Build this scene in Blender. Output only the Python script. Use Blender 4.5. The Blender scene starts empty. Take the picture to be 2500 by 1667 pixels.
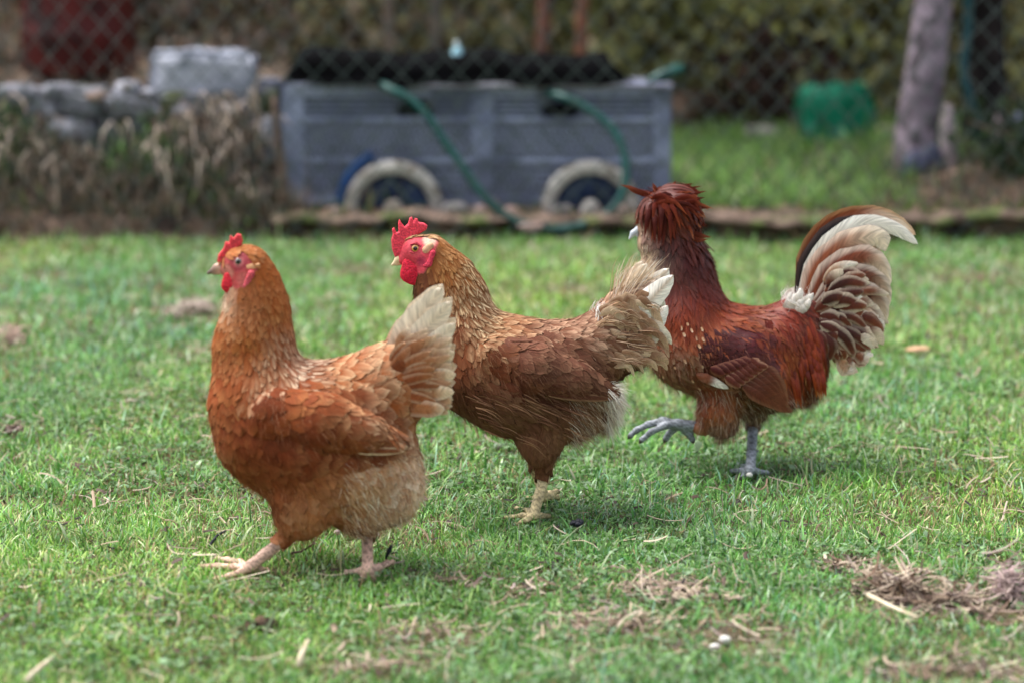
import bpy, bmesh, math, random
import numpy as np
from mathutils import Vector, Matrix

random.seed(5)
rng = np.random.default_rng(11)
SC = bpy.context.scene
COL = SC.collection
R = math.radians

# ------------------------------------------------------------------ camera
FPX, IW, IH, CAMH = 5903.0, 2500.0, 1667.0, 0.80
PITCH = math.atan((IH / 2 + 181) / FPX)
cam_d = bpy.data.cameras.new('camera')
cam_d.lens = 85.0
cam_d.sensor_width = 36.0
cam_d.clip_start = 0.05
cam_d.clip_end = 500
cam = bpy.data.objects.new('camera', cam_d)
COL.objects.link(cam)
cam.location = (0, 0, CAMH)
cam.rotation_euler = (math.pi / 2 - PITCH, 0, 0)
SC.camera = cam
cam_d.dof.use_dof = True
cam_d.dof.aperture_fstop = 2.9
cam_d.dof.aperture_blades = 0
cam_d.dof.focus_distance = 3.30

# ------------------------------------------------------------------ sky, sun, exposure
world = bpy.data.worlds.new('World')
SC.world = world
world.use_nodes = True
wn = world.node_tree
bg = wn.nodes['Background']
sky = wn.nodes.new('ShaderNodeTexSky')
sky.sky_type = 'NISHITA'
sky.sun_disc = False
SUN_EL, SUN_AZ = 66, -70          # degrees; azimuth from +Y (view direction) towards +X
sky.sun_elevation = R(SUN_EL)
sky.sun_rotation = R(SUN_AZ)
sky.air_density = 1.0
sky.dust_density = 3.0
hsv = wn.nodes.new('ShaderNodeHueSaturation')   # cloud cover greys the blue of the sky
hsv.inputs['Saturation'].default_value = 0.45
wn.links.new(sky.outputs['Color'], hsv.inputs['Color'])
wn.links.new(hsv.outputs['Color'], bg.inputs['Color'])
bg.inputs['Strength'].default_value = 0.105
sun_d = bpy.data.lights.new('sun', 'SUN')
sun_d.energy = 1.5
sun_d.angle = R(38)
sun_d.color = (1.0, 0.985, 0.96)
sun = bpy.data.objects.new('sun', sun_d)
COL.objects.link(sun)
_el, _az = R(SUN_EL), R(SUN_AZ)
sdir = Vector((math.sin(_az) * math.cos(_el), math.cos(_az) * math.cos(_el), math.sin(_el)))
sun.rotation_euler = sdir.to_track_quat('Z', 'Y').to_euler()
SC.view_settings.view_transform = 'Standard'
SC.view_settings.look = 'None'
SC.view_settings.exposure = 1.68
SC.view_settings.gamma = 1.0
SC.cycles.use_denoising = True
SC.cycles.max_bounces = 6
SC.cycles.diffuse_bounces = 3
SC.cycles.glossy_bounces = 2
SC.cycles.transmission_bounces = 3

# ------------------------------------------------------------------ pixel <-> world helpers (photograph pixels, 2500 x 1667)
_cp, _sp = math.cos(PITCH), math.sin(PITCH)


def ray(u, v):
    a, b = (u - IW / 2) / FPX, -(v - IH / 2) / FPX
    return a, _cp + b * _sp, -_sp + b * _cp


def P(u, v, Y):
    d = ray(u, v)
    t = Y / d[1]
    return np.array((d[0] * t, Y, CAMH + d[2] * t))


def G(u, v, z=0.0):
    d = ray(u, v)
    t = (z - CAMH) / d[2]
    return np.array((d[0] * t, d[1] * t, z))


def px_of(x, y, z):
    """photograph pixel of world points (arrays)"""
    yy, zz = y, z - CAMH
    f = yy * _cp - zz * _sp
    up = yy * _sp + zz * _cp
    return IW / 2 + FPX * x / f, IH / 2 - FPX * up / f


def lin(h):
    if isinstance(h, str):
        h = h.lstrip('#')
        c = np.array([int(h[i:i + 2], 16) for i in (0, 2, 4)]) / 255.0
    else:
        c = np.array(h) / 255.0
    return np.where(c <= 0.04045, c / 12.92, ((c + 0.055) / 1.055) ** 2.4)


# ------------------------------------------------------------------ object helpers
def tag(o, label=None, cat=None, group=None, kind=None):
    if label: o['label'] = label
    if cat: o['category'] = cat
    if group: o['group'] = group
    if kind: o['kind'] = kind
    return o


def empty(name, loc, label, cat, group=None):
    o = bpy.data.objects.new(name, None)
    COL.objects.link(o)
    o.location = loc
    o.empty_display_size = 0.05
    return tag(o, label, cat, group)


def link(name, me, mat, parent=None):
    o = bpy.data.objects.new(name, me)
    COL.objects.link(o)
    if mat is not None:
        for m in (mat if isinstance(mat, (list, tuple)) else [mat]):
            me.materials.append(m)
    if parent is not None:
        o.parent = parent
        o.matrix_parent_inverse = Matrix.Translation(-Vector(parent.location))
    return o


def mesh_np(name, V, quads=None, tris=None, col=None, fuv=None, smooth=True):
    me = bpy.data.meshes.new(name)
    V = np.asarray(V, dtype=np.float32)
    q = np.zeros((0, 4), np.int32) if quads is None else np.asarray(quads, np.int32)
    t = np.zeros((0, 3), np.int32) if tris is None else np.asarray(tris, np.int32)
    me.vertices.add(len(V))
    me.vertices.foreach_set('co', V.ravel())
    loops = np.concatenate([q.ravel(), t.ravel()])
    me.loops.add(len(loops))
    me.loops.foreach_set('vertex_index', loops)
    n = len(q) + len(t)
    me.polygons.add(n)
    start = np.concatenate([np.arange(len(q)) * 4, len(q) * 4 + np.arange(len(t)) * 3])
    me.polygons.foreach_set('loop_start', start.astype(np.int32))
    me.update(calc_edges=True)
    me.polygons.foreach_set('use_smooth', np.full(n, smooth))
    if col is not None:
        a = me.color_attributes.new('Col', 'FLOAT_COLOR', 'POINT')
        rgba = np.ones((len(V), 4), np.float32)
        rgba[:, :3] = col
        a.data.foreach_set('color', rgba.ravel())
    if fuv is not None:
        a = me.attributes.new('fuv', 'FLOAT_VECTOR', 'POINT')
        a.data.foreach_set('vector', np.asarray(fuv, np.float32).ravel())
    me.validate()
    return me


class MB:
    """collects boxes, tubes and lumps into one mesh"""
    def __init__(self):
        self.bm = bmesh.new()

    def box(self, c, s, rot=None, bevel=0.0):
        r = bmesh.ops.create_cube(self.bm, size=1.0)
        vs = r['verts']
        m = Matrix.Translation(Vector(c)) @ (rot.to_4x4() if rot is not None else Matrix.Identity(4)) @ Matrix.Diagonal((s[0], s[1], s[2], 1))
        bmesh.ops.transform(self.bm, matrix=m, verts=vs)
        if bevel > 0:
            es = list({e for v in vs for e in v.link_edges})
            bmesh.ops.bevel(self.bm, geom=es, offset=bevel, segments=2, affect='EDGES')
        return self

    def tube(self, pts, rad, n=8, cap=True):
        pts = [Vector(p) for p in pts]
        rads = rad if isinstance(rad, (list, tuple, np.ndarray)) else [rad] * len(pts)
        rings = []
        prev = None
        for i, p in enumerate(pts):
            t = (pts[min(i + 1, len(pts) - 1)] - pts[max(i - 1, 0)]).normalized()
            if prev is None:
                a = t.orthogonal().normalized()
            else:
                a = (prev - t * prev.dot(t)).normalized()
            prev = a
            b = t.cross(a)
            rings.append([self.bm.verts.new(p + (a * math.cos(2 * math.pi * k / n) + b * math.sin(2 * math.pi * k / n)) * rads[i]) for k in range(n)])
        for i in range(len(rings) - 1):
            for k in range(n):
                self.bm.faces.new((rings[i][k], rings[i][(k + 1) % n], rings[i + 1][(k + 1) % n], rings[i + 1][k]))
        if cap:
            self.bm.faces.new(rings[0][::-1])
            self.bm.faces.new(rings[-1])
        return self

    def ring(self, c, axis, r0, r1, w, n=40):
        """a wheel-like ring (rectangular section with rounded tread) about axis"""
        z = Vector(axis).normalized()
        x = z.orthogonal().normalized()
        y = z.cross(x)
        prof = [(r0, -w / 2), (r1 * 0.96, -w / 2), (r1, -w / 4), (r1, w / 4), (r1 * 0.96, w / 2), (r0, w / 2)]
        rings = []
        for k in range(n):
            a = 2 * math.pi * k / n
            d = x * math.cos(a) + y * math.sin(a)
            rings.append([self.bm.verts.new(Vector(c) + d * r + z * h) for r, h in prof])
        m = len(prof)
        for k in range(n):
            for j in range(m):
                self.bm.faces.new((rings[k][j], rings[k][(j + 1) % m], rings[(k + 1) % n][(j + 1) % m], rings[(k + 1) % n][j]))
        return self

    def rock(self, c, s, seed=0, rough=0.18, sub=3, flat=0.0):
        r = bmesh.ops.create_icosphere(self.bm, subdivisions=sub, radius=1.0)
        g = np.random.default_rng(seed)
        ks = g.normal(0, 1.6, (9, 3)); ph = g.uniform(0, 6.28, 9)
        for v in r['verts']:
            p = np.array(v.co)
            q = np.sign(p) * np.abs(p) ** (1 - 0.45 * flat)
            k = 1 + rough * sum(math.sin(float(np.dot(ks[i], p)) * (1 + i * .25) + ph[i]) / (1 + i * .4) for i in range(9)) / 2
            v.co = Vector(c) + Vector((q[0] * s[0] * k, q[1] * s[1] * k, q[2] * s[2] * k))
        return self

    def slab(self, c, s, seed=0, rough=.006, bevel=.012):
        r = bmesh.ops.create_cube(self.bm, size=1.0)
        vs = r['verts']
        bmesh.ops.transform(self.bm, matrix=Matrix.Translation(Vector(c)) @ Matrix.Diagonal((*s, 1)), verts=vs)
        es = list({e for v in vs for e in v.link_edges})
        bmesh.ops.bevel(self.bm, geom=es, offset=bevel, segments=2, affect='EDGES')
        bmesh.ops.subdivide_edges(self.bm, edges=self.bm.edges[:], cuts=4, use_grid_fill=True)
        g = np.random.default_rng(seed)
        ks = g.normal(0, 38, (8, 3)); ph = g.uniform(0, 6.28, (8, 3))
        for v in self.bm.verts:
            p = np.array(v.co)
            v.co += Vector([rough * sum(math.sin(float(ks[i] @ p) + ph[i, a]) for i in range(8)) / 3 for a in range(3)])
        return self

    def build(self, name, mat, parent=None, smooth=True):
        bmesh.ops.recalc_face_normals(self.bm, faces=self.bm.faces)
        me = bpy.data.meshes.new(name)
        self.bm.to_mesh(me)
        self.bm.free()
        if smooth:
            me.polygons.foreach_set('use_smooth', [True] * len(me.polygons))
        return link(name, me, mat, parent)


def spline(pts, n):
    """Catmull-Rom through pts -> n samples"""
    p = np.asarray(pts, float)
    if len(p) == 2:
        t = np.linspace(0, 1, n)[:, None]
        return p[0] * (1 - t) + p[1] * t
    q = np.vstack([2 * p[0] - p[1], p, 2 * p[-1] - p[-2]])
    seg = np.linspace(0, len(p) - 1 - 1e-9, n)
    i = seg.astype(int)
    t = (seg - i)[:, None]
    a, b, c, d = q[i], q[i + 1], q[i + 2], q[i + 3]
    return .5 * ((2 * b) + (-a + c) * t + (2 * a - 5 * b + 4 * c - d) * t ** 2 + (-a + 3 * b - 3 * c + d) * t ** 3)


# ------------------------------------------------------------------ materials
def newmat(name):
    m = bpy.data.materials.new(name)
    m.use_nodes = True
    return m, m.node_tree.nodes, m.node_tree.links, m.node_tree.nodes['Principled BSDF']


def mat_noise(name, c0, c1, scale=8.0, rough=0.8, bump=0.2, detail=6.0, c2=None, scale2=40.0, spec=0.3, metallic=0.0, lo=.35, hi=.65):
    m, N, L, b = newmat(name)
    tc = N.new('ShaderNodeTexCoord')
    nz = N.new('ShaderNodeTexNoise')
    nz.inputs['Scale'].default_value = scale
    nz.inputs['Detail'].default_value = detail
    L.new(tc.outputs['Object'], nz.inputs['Vector'])
    cr = N.new('ShaderNodeValToRGB')
    cr.color_ramp.elements[0].position = lo
    cr.color_ramp.elements[1].position = hi
    cr.color_ramp.elements[0].color = (*lin(c0), 1)
    cr.color_ramp.elements[1].color = (*lin(c1), 1)
    L.new(nz.outputs['Fac'], cr.inputs['Fac'])
    out = cr.outputs['Color']
    if c2 is not None:
        n2 = N.new('ShaderNodeTexNoise')
        n2.inputs['Scale'].default_value = scale2
        n2.inputs['Detail'].default_value = 4
        L.new(tc.outputs['Object'], n2.inputs['Vector'])
        r2 = N.new('ShaderNodeValToRGB')
        r2.color_ramp.elements[0].position = .52
        r2.color_ramp.elements[1].position = .62
        L.new(n2.outputs['Fac'], r2.inputs['Fac'])
        mx = N.new('ShaderNodeMixRGB')
        L.new(r2.outputs['Color'], mx.inputs['Fac'])
        L.new(out, mx.inputs['Color1'])
        mx.inputs['Color2'].default_value = (*lin(c2), 1)
        out = mx.outputs['Color']
    L.new(out, b.inputs['Base Color'])
    b.inputs['Roughness'].default_value = rough
    b.inputs['Metallic'].default_value = metallic
    b.inputs['Specular IOR Level'].default_value = spec
    if bump:
        bp = N.new('ShaderNodeBump')
        bp.inputs['Strength'].default_value = bump
        bp.inputs['Distance'].default_value = 0.02
        L.new(nz.outputs['Fac'], bp.inputs['Height'])
        L.new(bp.outputs['Normal'], b.inputs['Normal'])
    return m


def mat_attr(name, rough=.6, spec=.3, noise=0.0, nscale=400.0, bump=0.0, trans=0.0, sheen=0.0, barb=0.0, coat=0.0, sss=0.0):
    """colour from the mesh's own pattern attribute, broken up by noise"""
    m, N, L, b = newmat(name)
    at = N.new('ShaderNodeAttribute')
    at.attribute_name = 'Col'
    out = at.outputs['Color']
    h = None
    if barb > 0:
        fu = N.new('ShaderNodeAttribute')
        fu.attribute_name = 'fuv'
        sx = N.new('ShaderNodeSeparateXYZ')
        L.new(fu.outputs['Vector'], sx.inputs[0])
        ab = N.new('ShaderNodeMath'); ab.operation = 'ABSOLUTE'
        L.new(sx.outputs['X'], ab.inputs[0])
        m1 = N.new('ShaderNodeMath'); m1.operation = 'MULTIPLY_ADD'
        L.new(ab.outputs[0], m1.inputs[0]); m1.inputs[1].default_value = -0.35
        L.new(sx.outputs['Y'], m1.inputs[2])
        m2 = N.new('ShaderNodeMath'); m2.operation = 'MULTIPLY'
        L.new(m1.outputs[0], m2.inputs[0]); m2.inputs[1].default_value = 16.0
        cb = N.new('ShaderNodeCombineXYZ')
        L.new(m2.outputs[0], cb.inputs['X'])
        L.new(sx.outputs['X'], cb.inputs['Y'])
        m3 = N.new('ShaderNodeMath'); m3.operation = 'MULTIPLY'
        L.new(sx.outputs['Z'], m3.inputs[0]); m3.inputs[1].default_value = 90.0
        L.new(m3.outputs[0], cb.inputs['Z'])
        nb = N.new('ShaderNodeTexNoise')
        nb.inputs['Scale'].default_value = 1.0
        nb.inputs['Detail'].default_value = 3.0
        L.new(cb.outputs[0], nb.inputs['Vector'])
        mr = N.new('ShaderNodeMapRange')
        mr.inputs['From Min'].default_value = .3; mr.inputs['From Max'].default_value = .7
        mr.inputs['To Min'].default_value = 1 - barb; mr.inputs['To Max'].default_value = 1 + barb
        L.new(nb.outputs['Fac'], mr.inputs['Value'])
        mx = N.new('ShaderNodeVectorMath'); mx.operation = 'SCALE'
        L.new(out, mx.inputs[0]); L.new(mr.outputs[0], mx.inputs['Scale'])
        out = mx.outputs[0]
        h = nb.outputs['Fac']
    if noise > 0:
        tc = N.new('ShaderNodeTexCoord')
        nz = N.new('ShaderNodeTexNoise')
        nz.inputs['Scale'].default_value = nscale
        nz.inputs['Detail'].default_value = 5
        L.new(tc.outputs['Object'], nz.inputs['Vector'])
        mr = N.new('ShaderNodeMapRange')
        mr.inputs['From Min'].default_value = .3; mr.inputs['From Max'].default_value = .7
        mr.inputs['To Min'].default_value = 1 - noise; mr.inputs['To Max'].default_value = 1 + noise
        L.new(nz.outputs['Fac'], mr.inputs['Value'])
        mx = N.new('ShaderNodeVectorMath'); mx.operation = 'SCALE'
        L.new(out, mx.inputs[0]); L.new(mr.outputs[0], mx.inputs['Scale'])
        out = mx.outputs[0]
        h = nz.outputs['Fac']
    L.new(out, b.inputs['Base Color'])
    b.inputs['Roughness'].default_value = rough
    b.inputs['Specular IOR Level'].default_value = spec
    b.inputs['Sheen Weight'].default_value = sheen
    b.inputs['Coat Weight'].default_value = coat
    if sss > 0:
        b.inputs['Subsurface Weight'].default_value = sss
        b.inputs['Subsurface Radius'].default_value = (.006, .002, .001)
        b.inputs['Subsurface Scale'].default_value = 1.0
    if bump > 0 and h is not None:
        bp = N.new('ShaderNodeBump')
        bp.inputs['Strength'].default_value = bump
        bp.inputs['Distance'].default_value = 0.0015
        L.new(h, bp.inputs['Height'])
        L.new(bp.outputs['Normal'], b.inputs['Normal'])
    if trans > 0:
        tr = N.new('ShaderNodeBsdfTranslucent')
        L.new(out, tr.inputs['Color'])
        ms = N.new('ShaderNodeMixShader')
        ms.inputs[0].default_value = trans
        L.new(b.outputs[0], ms.inputs[1])
        L.new(tr.outputs[0], ms.inputs[2])
        L.new(ms.outputs[0], N['Material Output'].inputs['Surface'])
    return m


M_FEATHER = mat_attr('feather', rough=.7, spec=.12, barb=.3, bump=.35, trans=.12)
M_GLOSSY = mat_attr('glossy_feather', rough=.45, spec=.28, barb=.32, bump=.35, trans=.08)
M_BODY = mat_attr('skin_and_down', rough=.6, spec=.3, noise=.22, nscale=260, bump=.5)
M_RED = mat_attr('red_flesh', rough=.6, spec=.25, noise=.34, nscale=420, bump=1.0, sss=.2)
M_HORN = mat_attr('horn', rough=.38, spec=.4, noise=.08, nscale=200)
M_EYE = mat_attr('eye', rough=.08, spec=.6, coat=.6)
M_GRASS = mat_attr('grass_blade', rough=.5, spec=.3, trans=.28)
M_LEAF = mat_attr('leaf', rough=.6, spec=.2, trans=.4)
M_STRAW = mat_attr('dry_straw', rough=.65, spec=.25, trans=.12)


def smooth_noise(x, y, freq, seed):
    g = np.random.default_rng(seed)
    s = np.zeros_like(x, dtype=float)
    for i in range(10):
        a = g.uniform(0, 6.28); f = freq * g.uniform(.5, 2.0)
        s += np.sin((x * math.cos(a) + y * math.sin(a)) * f + g.uniform(0, 6.28)) 
    return s / 3.2

# ================================================================== SETTING: ground and terrace
YL = float(G(1700, 588)[1])         # foot of the low earth step behind the lawn
ZT = 0.065                           # height of the terrace behind it


def ground_z(x, y):
    return 0.004 * smooth_noise(x, y, 7, 3)


def grid_sheet(xs, ys, zf):
    X, Y = np.meshgrid(xs, ys, indexing='ij')
    Z = zf(X, Y)
    V = np.stack([X, Y, Z], -1).reshape(-1, 3)
    nx, ny = X.shape
    idx = np.arange(nx * ny).reshape(nx, ny)
    q = np.stack([idx[:-1, :-1], idx[1:, :-1], idx[1:, 1:], idx[:-1, 1:]], -1).reshape(-1, 4)
    return V, q


xs = np.concatenate([[-60, -20, -8], np.linspace(-4, 4, 161), [8, 20, 60]])
ys = np.concatenate([[-6, -2, 0], np.linspace(1.5, 7, 111), [9, 14, 25, 60, 150]])
V, q = grid_sheet(xs, ys, lambda x, y: ground_z(x, y) * ((np.abs(x) < 4.1) & (y > 1) & (y < 7.1)))
M_SOIL = mat_noise('lawn_soil', '#3a3020', '#5a5034', scale=14, rough=.95, bump=.6, c2='#4c5a2c', scale2=9)
tag(link('ground', mesh_np('ground', V, q), M_SOIL), kind='structure')


def step_y(x):
    return YL + 0.035 * smooth_noise(x, x * 0, 4, 8) + 0.02 * np.sin(x * 17)


def terrace_z(x, y):
    d = y - step_y(x)
    rise = np.clip((d - .02) / 0.02, 0, 1) ** .7
    bank = 0.10 * np.clip((x - .95) / .7, 0, 1) * np.clip(d / .35, 0, 1) * np.clip((9 - y) / 1.5, 0, 1)
    return -0.012 + (ZT + .012) * rise + bank + rise * (0.007 * smooth_noise(x, y, 13, 5) + .004 * smooth_noise(x, y, 40, 6))


xs = np.concatenate([[-60, -20, -8], np.linspace(-4, 4, 321), [8, 20, 60]])
ys = np.concatenate([YL + np.array([-.12, -.09, -.06, -.04, -.02, 0, .01, .02, .03, .04, .05, .06, .08, .1, .13]), np.linspace(YL + .17, YL + 4, 60), [12, 18, 30, 60, 150]])
V, q = grid_sheet(xs, ys, terrace_z)
M_TERR = mat_noise('terrace_soil', '#241a14', '#6b5848', scale=10, rough=.95, bump=.8, c2='#8a7262', scale2=6)
tag(link('terrace_ground', mesh_np('terrace_ground', V, q), M_TERR), kind='structure')

# turf lip that overhangs the step
_lx = np.linspace(-.62, 3.2, 400)
_prof = [(.14, .0), (.05, .004), (.0, .004), (-.028, -.002), (-.036, -.010), (-.030, -.018), (-.012, -.022), (.03, -.026)]
LV = []
for _k, (_dy, _dz) in enumerate(_prof):
    _wob = (1 + .45 * smooth_noise(_lx, _lx * 0 + _k * .02, 14, 71)) * (1 if _dy < .03 else 0)
    _yy = step_y(_lx) + .012 * smooth_noise(_lx, _lx * 0, 45, 73) + (_dy * np.clip(_wob, .1, 1.9) if _dy < .03 else _dy)
    _bz = terrace_z(_lx, step_y(_lx) + .06) if _dy < .06 else terrace_z(_lx, step_y(_lx) + .14) - .006
    LV.append(np.stack([_lx, _yy, _bz + _dz + .003 * smooth_noise(_lx, _lx * 0 + _k, 40, 72)], 1))
LV = np.stack(LV, 1)
_n, _m = LV.shape[:2]
_id = np.arange(_n * _m).reshape(_n, _m)
_q = np.stack([_id[:-1, :-1], _id[1:, :-1], _id[1:, 1:], _id[:-1, 1:]], -1).reshape(-1, 4)
M_LIP = mat_noise('turf_lip', '#4a3c32', '#8a7466', scale=16, rough=.95, bump=.8, c2='#5a6438', scale2=9)
tag(link('turf_lip', mesh_np('turf_lip', LV.reshape(-1, 3), _q), M_LIP), kind='structure')

# ================================================================== BIRDS
class SDF:
    def __init__(self):
        self.pr = []

    def seg(self, A, B, ra, rb, aa, ab, k=.02, leg=False):
        self.pr.append(('e', np.array(A, float), np.array(B, float), ra, rb, aa, ab, k, leg))

    def cap(self, A, B, ra, rb, k=.004, leg=True):
        self.pr.append(('c', np.array(A, float), np.array(B, float), ra, rb, 0, 0, k, leg))

    @staticmethod
    def one(p, X):
        t_, A, B, ra, rb, aa, ab, k, leg = p
        d = B - A
        if t_ == 'e':
            L2 = d[0] ** 2 + d[2] ** 2 + 1e-12
            t = np.clip(((X[..., 0] - A[0]) * d[0] + (X[..., 2] - A[2]) * d[2]) / L2, 0, 1)
            r = ra + (rb - ra) * t
            a = aa + (ab - aa) * t
            ex = X[..., 0] - A[0] - d[0] * t
            ez = X[..., 2] - A[2] - d[2] * t
            ey = X[..., 1] - A[1] - d[1] * t
            return (np.sqrt((ex * ex + ez * ez) / (r * r) + ey * ey / (a * a)) - 1) * np.minimum(r, a)
        L2 = d @ d + 1e-12
        e = X - A
        t = np.clip((e @ d) / L2, 0, 1)
        return np.linalg.norm(e - t[..., None] * d, axis=-1) - (ra + (rb - ra) * t)

    @staticmethod
    def smin(a, b, k):
        h = np.maximum(k - np.abs(a - b), 0) / k
        return np.minimum(a, b) - h * h * k * .25

    def ev(self, X, which=None):
        f = np.full(X.shape[:-1], .06)
        for p in self.pr:
            if which is None or p[8] == which:
                f = self.smin(f, self.one(p, X), p[7])
        return f

    def grad(self, X, e=.0012):
        f0 = self.ev(X)
        g = np.stack([self.ev(X + np.eye(3)[i] * e) - f0 for i in range(3)], -1)
        return f0, g / (np.linalg.norm(g, axis=-1, keepdims=True) + 1e-9)

    def mesh(self, h):
        lo = np.min([np.minimum(p[1], p[2]) - max(p[3], p[4], p[5], p[6]) for p in self.pr], 0) - 3 * h
        hi = np.max([np.maximum(p[1], p[2]) + max(p[3], p[4], p[5], p[6]) for p in self.pr], 0) + 3 * h
        n = np.ceil((hi - lo) / h).astype(int) + 1
        f = np.full(n, .06)
        for p in self.pr:
            m = max(p[3], p[4], p[5], p[6]) + .03
            a = np.clip(((np.minimum(p[1], p[2]) - m - lo) / h).astype(int), 0, n - 1)
            b = np.clip(((np.maximum(p[1], p[2]) + m - lo) / h).astype(int) + 2, 1, n)
            ax = [lo[i] + h * np.arange(a[i], b[i]) for i in range(3)]
            X = np.stack(np.meshgrid(*ax, indexing='ij'), -1)
            s = (slice(a[0], b[0]), slice(a[1], b[1]), slice(a[2], b[2]))
            f[s] = self.smin(f[s], self.one(p, X), p[7])
        return surface_nets(f, lo, h)


def surface_nets(f, lo, h):
    ins = f < 0
    s = sum(ins[i:ins.shape[0] - 1 + i, j:ins.shape[1] - 1 + j, k:ins.shape[2] - 1 + k].astype(np.int8) for i in (0, 1) for j in (0, 1) for k in (0, 1))
    act = (s > 0) & (s < 8)
    idx = np.argwhere(act)
    ids = np.full(act.shape, -1, np.int64)
    ids[act] = np.arange(len(idx))
    acc = np.zeros((len(idx), 3)); cnt = np.zeros(len(idx))
    cs = [(i, j, k) for i in (0, 1) for j in (0, 1) for k in (0, 1)]
    for a in cs:
        for ax in range(3):
            if a[ax] == 0:
                b = list(a); b[ax] = 1
                fa = f[tuple((idx + a).T)]; fb = f[tuple((idx + b).T)]
                m = (fa < 0) != (fb < 0)
                t = np.where(m, fa / np.where(m, fa - fb, 1), 0)
                pt = np.array(a, float) + t[:, None] * (np.array(b) - np.array(a))
                acc += pt * m[:, None]; cnt += m
    V = lo + h * (idx + acc / cnt[:, None])
    quads = []
    for ax in range(3):
        o1, o2 = [(1, 2), (2, 0), (0, 1)][ax]
        e = np.zeros(3, int); e[ax] = 1
        sl0 = [slice(None)] * 3; sl1 = [slice(None)] * 3
        sl0[ax] = slice(0, -1); sl1[ax] = slice(1, None)
        a0, a1 = ins[tuple(sl0)], ins[tuple(sl1)]
        ed = np.argwhere(a0 != a1)
        if not len(ed):
            continue
        up = a0[tuple(ed.T)]
        d1 = np.zeros(3, int); d1[o1] = 1
        d2 = np.zeros(3, int); d2[o2] = 1
        c = [ed - d1 - d2, ed - d2, ed, ed - d1]
        ok = np.all([np.all((x >= 0) & (x < np.array(act.shape)), 1) for x in c], 0)
        c = [x[ok] for x in c]; up = up[ok]
        qd = np.stack([ids[tuple(x.T)] for x in c], 1)
        qd[~up] = qd[~up][:, ::-1]
        quads.append(qd)
    return V, np.concatenate(quads)


def poly_sd(U, Vv, poly):
    """signed distance (px) to a polygon, negative inside"""
    p = np.asarray(poly, float)
    d = np.full(U.shape, 1e9); inside = np.zeros(U.shape, bool)
    for i in range(len(p)):
        a, b = p[i], p[(i + 1) % len(p)]
        e = b - a
        t = np.clip(((U - a[0]) * e[0] + (Vv - a[1]) * e[1]) / (e @ e), 0, 1)
        d = np.minimum(d, np.hypot(U - a[0] - e[0] * t, Vv - a[1] - e[1] * t))
        c = ((a[1] > Vv) != (b[1] > Vv)) & (U < (b[0] - a[0]) * (Vv - a[1]) / (b[1] - a[1] + 1e-12) + a[0])
        inside ^= c
    return np.where(inside, -d, d)


def prof(v, kind):
    if kind == 'round':
        return np.minimum(1, (v / .25 + .25)) * np.sqrt(np.clip(1 - np.clip((v - .55) / .45, 0, 1) ** 2.2, 0.0, 1))
    if kind == 'oval':
        return np.minimum(1, (v / .3 + .3)) * np.sqrt(np.clip(1 - np.clip((v - .42) / .58, 0, 1) ** 2, 0.0, 1))
    return np.minimum(1, (v / .3 + .3)) * np.clip(1 - np.clip((v - .35) / .65, 0, 1) ** 1.6, 0.03, 1)


class Plume:
    """collects feathers and strands into one mesh"""
    NX = np.array([-1, -.5, 0, .5, 1.0])

    def __init__(self):
        self.V = []; self.Q = []; self.C = []; self.F = []; self.n = 0

    def add(self, verts, col, fuv, ni, nj):
        """verts (N, ni, nj, 3)"""
        N = verts.shape[0]
        idx = np.arange(ni * nj).reshape(ni, nj)
        q = np.stack([idx[:-1, :-1], idx[1:, :-1], idx[1:, 1:], idx[:-1, 1:]], -1).reshape(-1, 4)
        self.Q.append((q[None] + (np.arange(N) * ni * nj)[:, None, None] + self.n).reshape(-1, 4))
        self.V.append(verts.reshape(-1, 3)); self.C.append(col.reshape(-1, 3)); self.F.append(fuv.reshape(-1, 3))
        self.n += N * ni * nj

    def build(self, name, mat, parent):
        if not self.V:
            return None
        me = mesh_np(name, np.concatenate(self.V), np.concatenate(self.Q), col=np.clip(np.concatenate(self.C), 0, .95), fuv=np.concatenate(self.F))
        return link(name, me, mat, parent)


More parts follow.
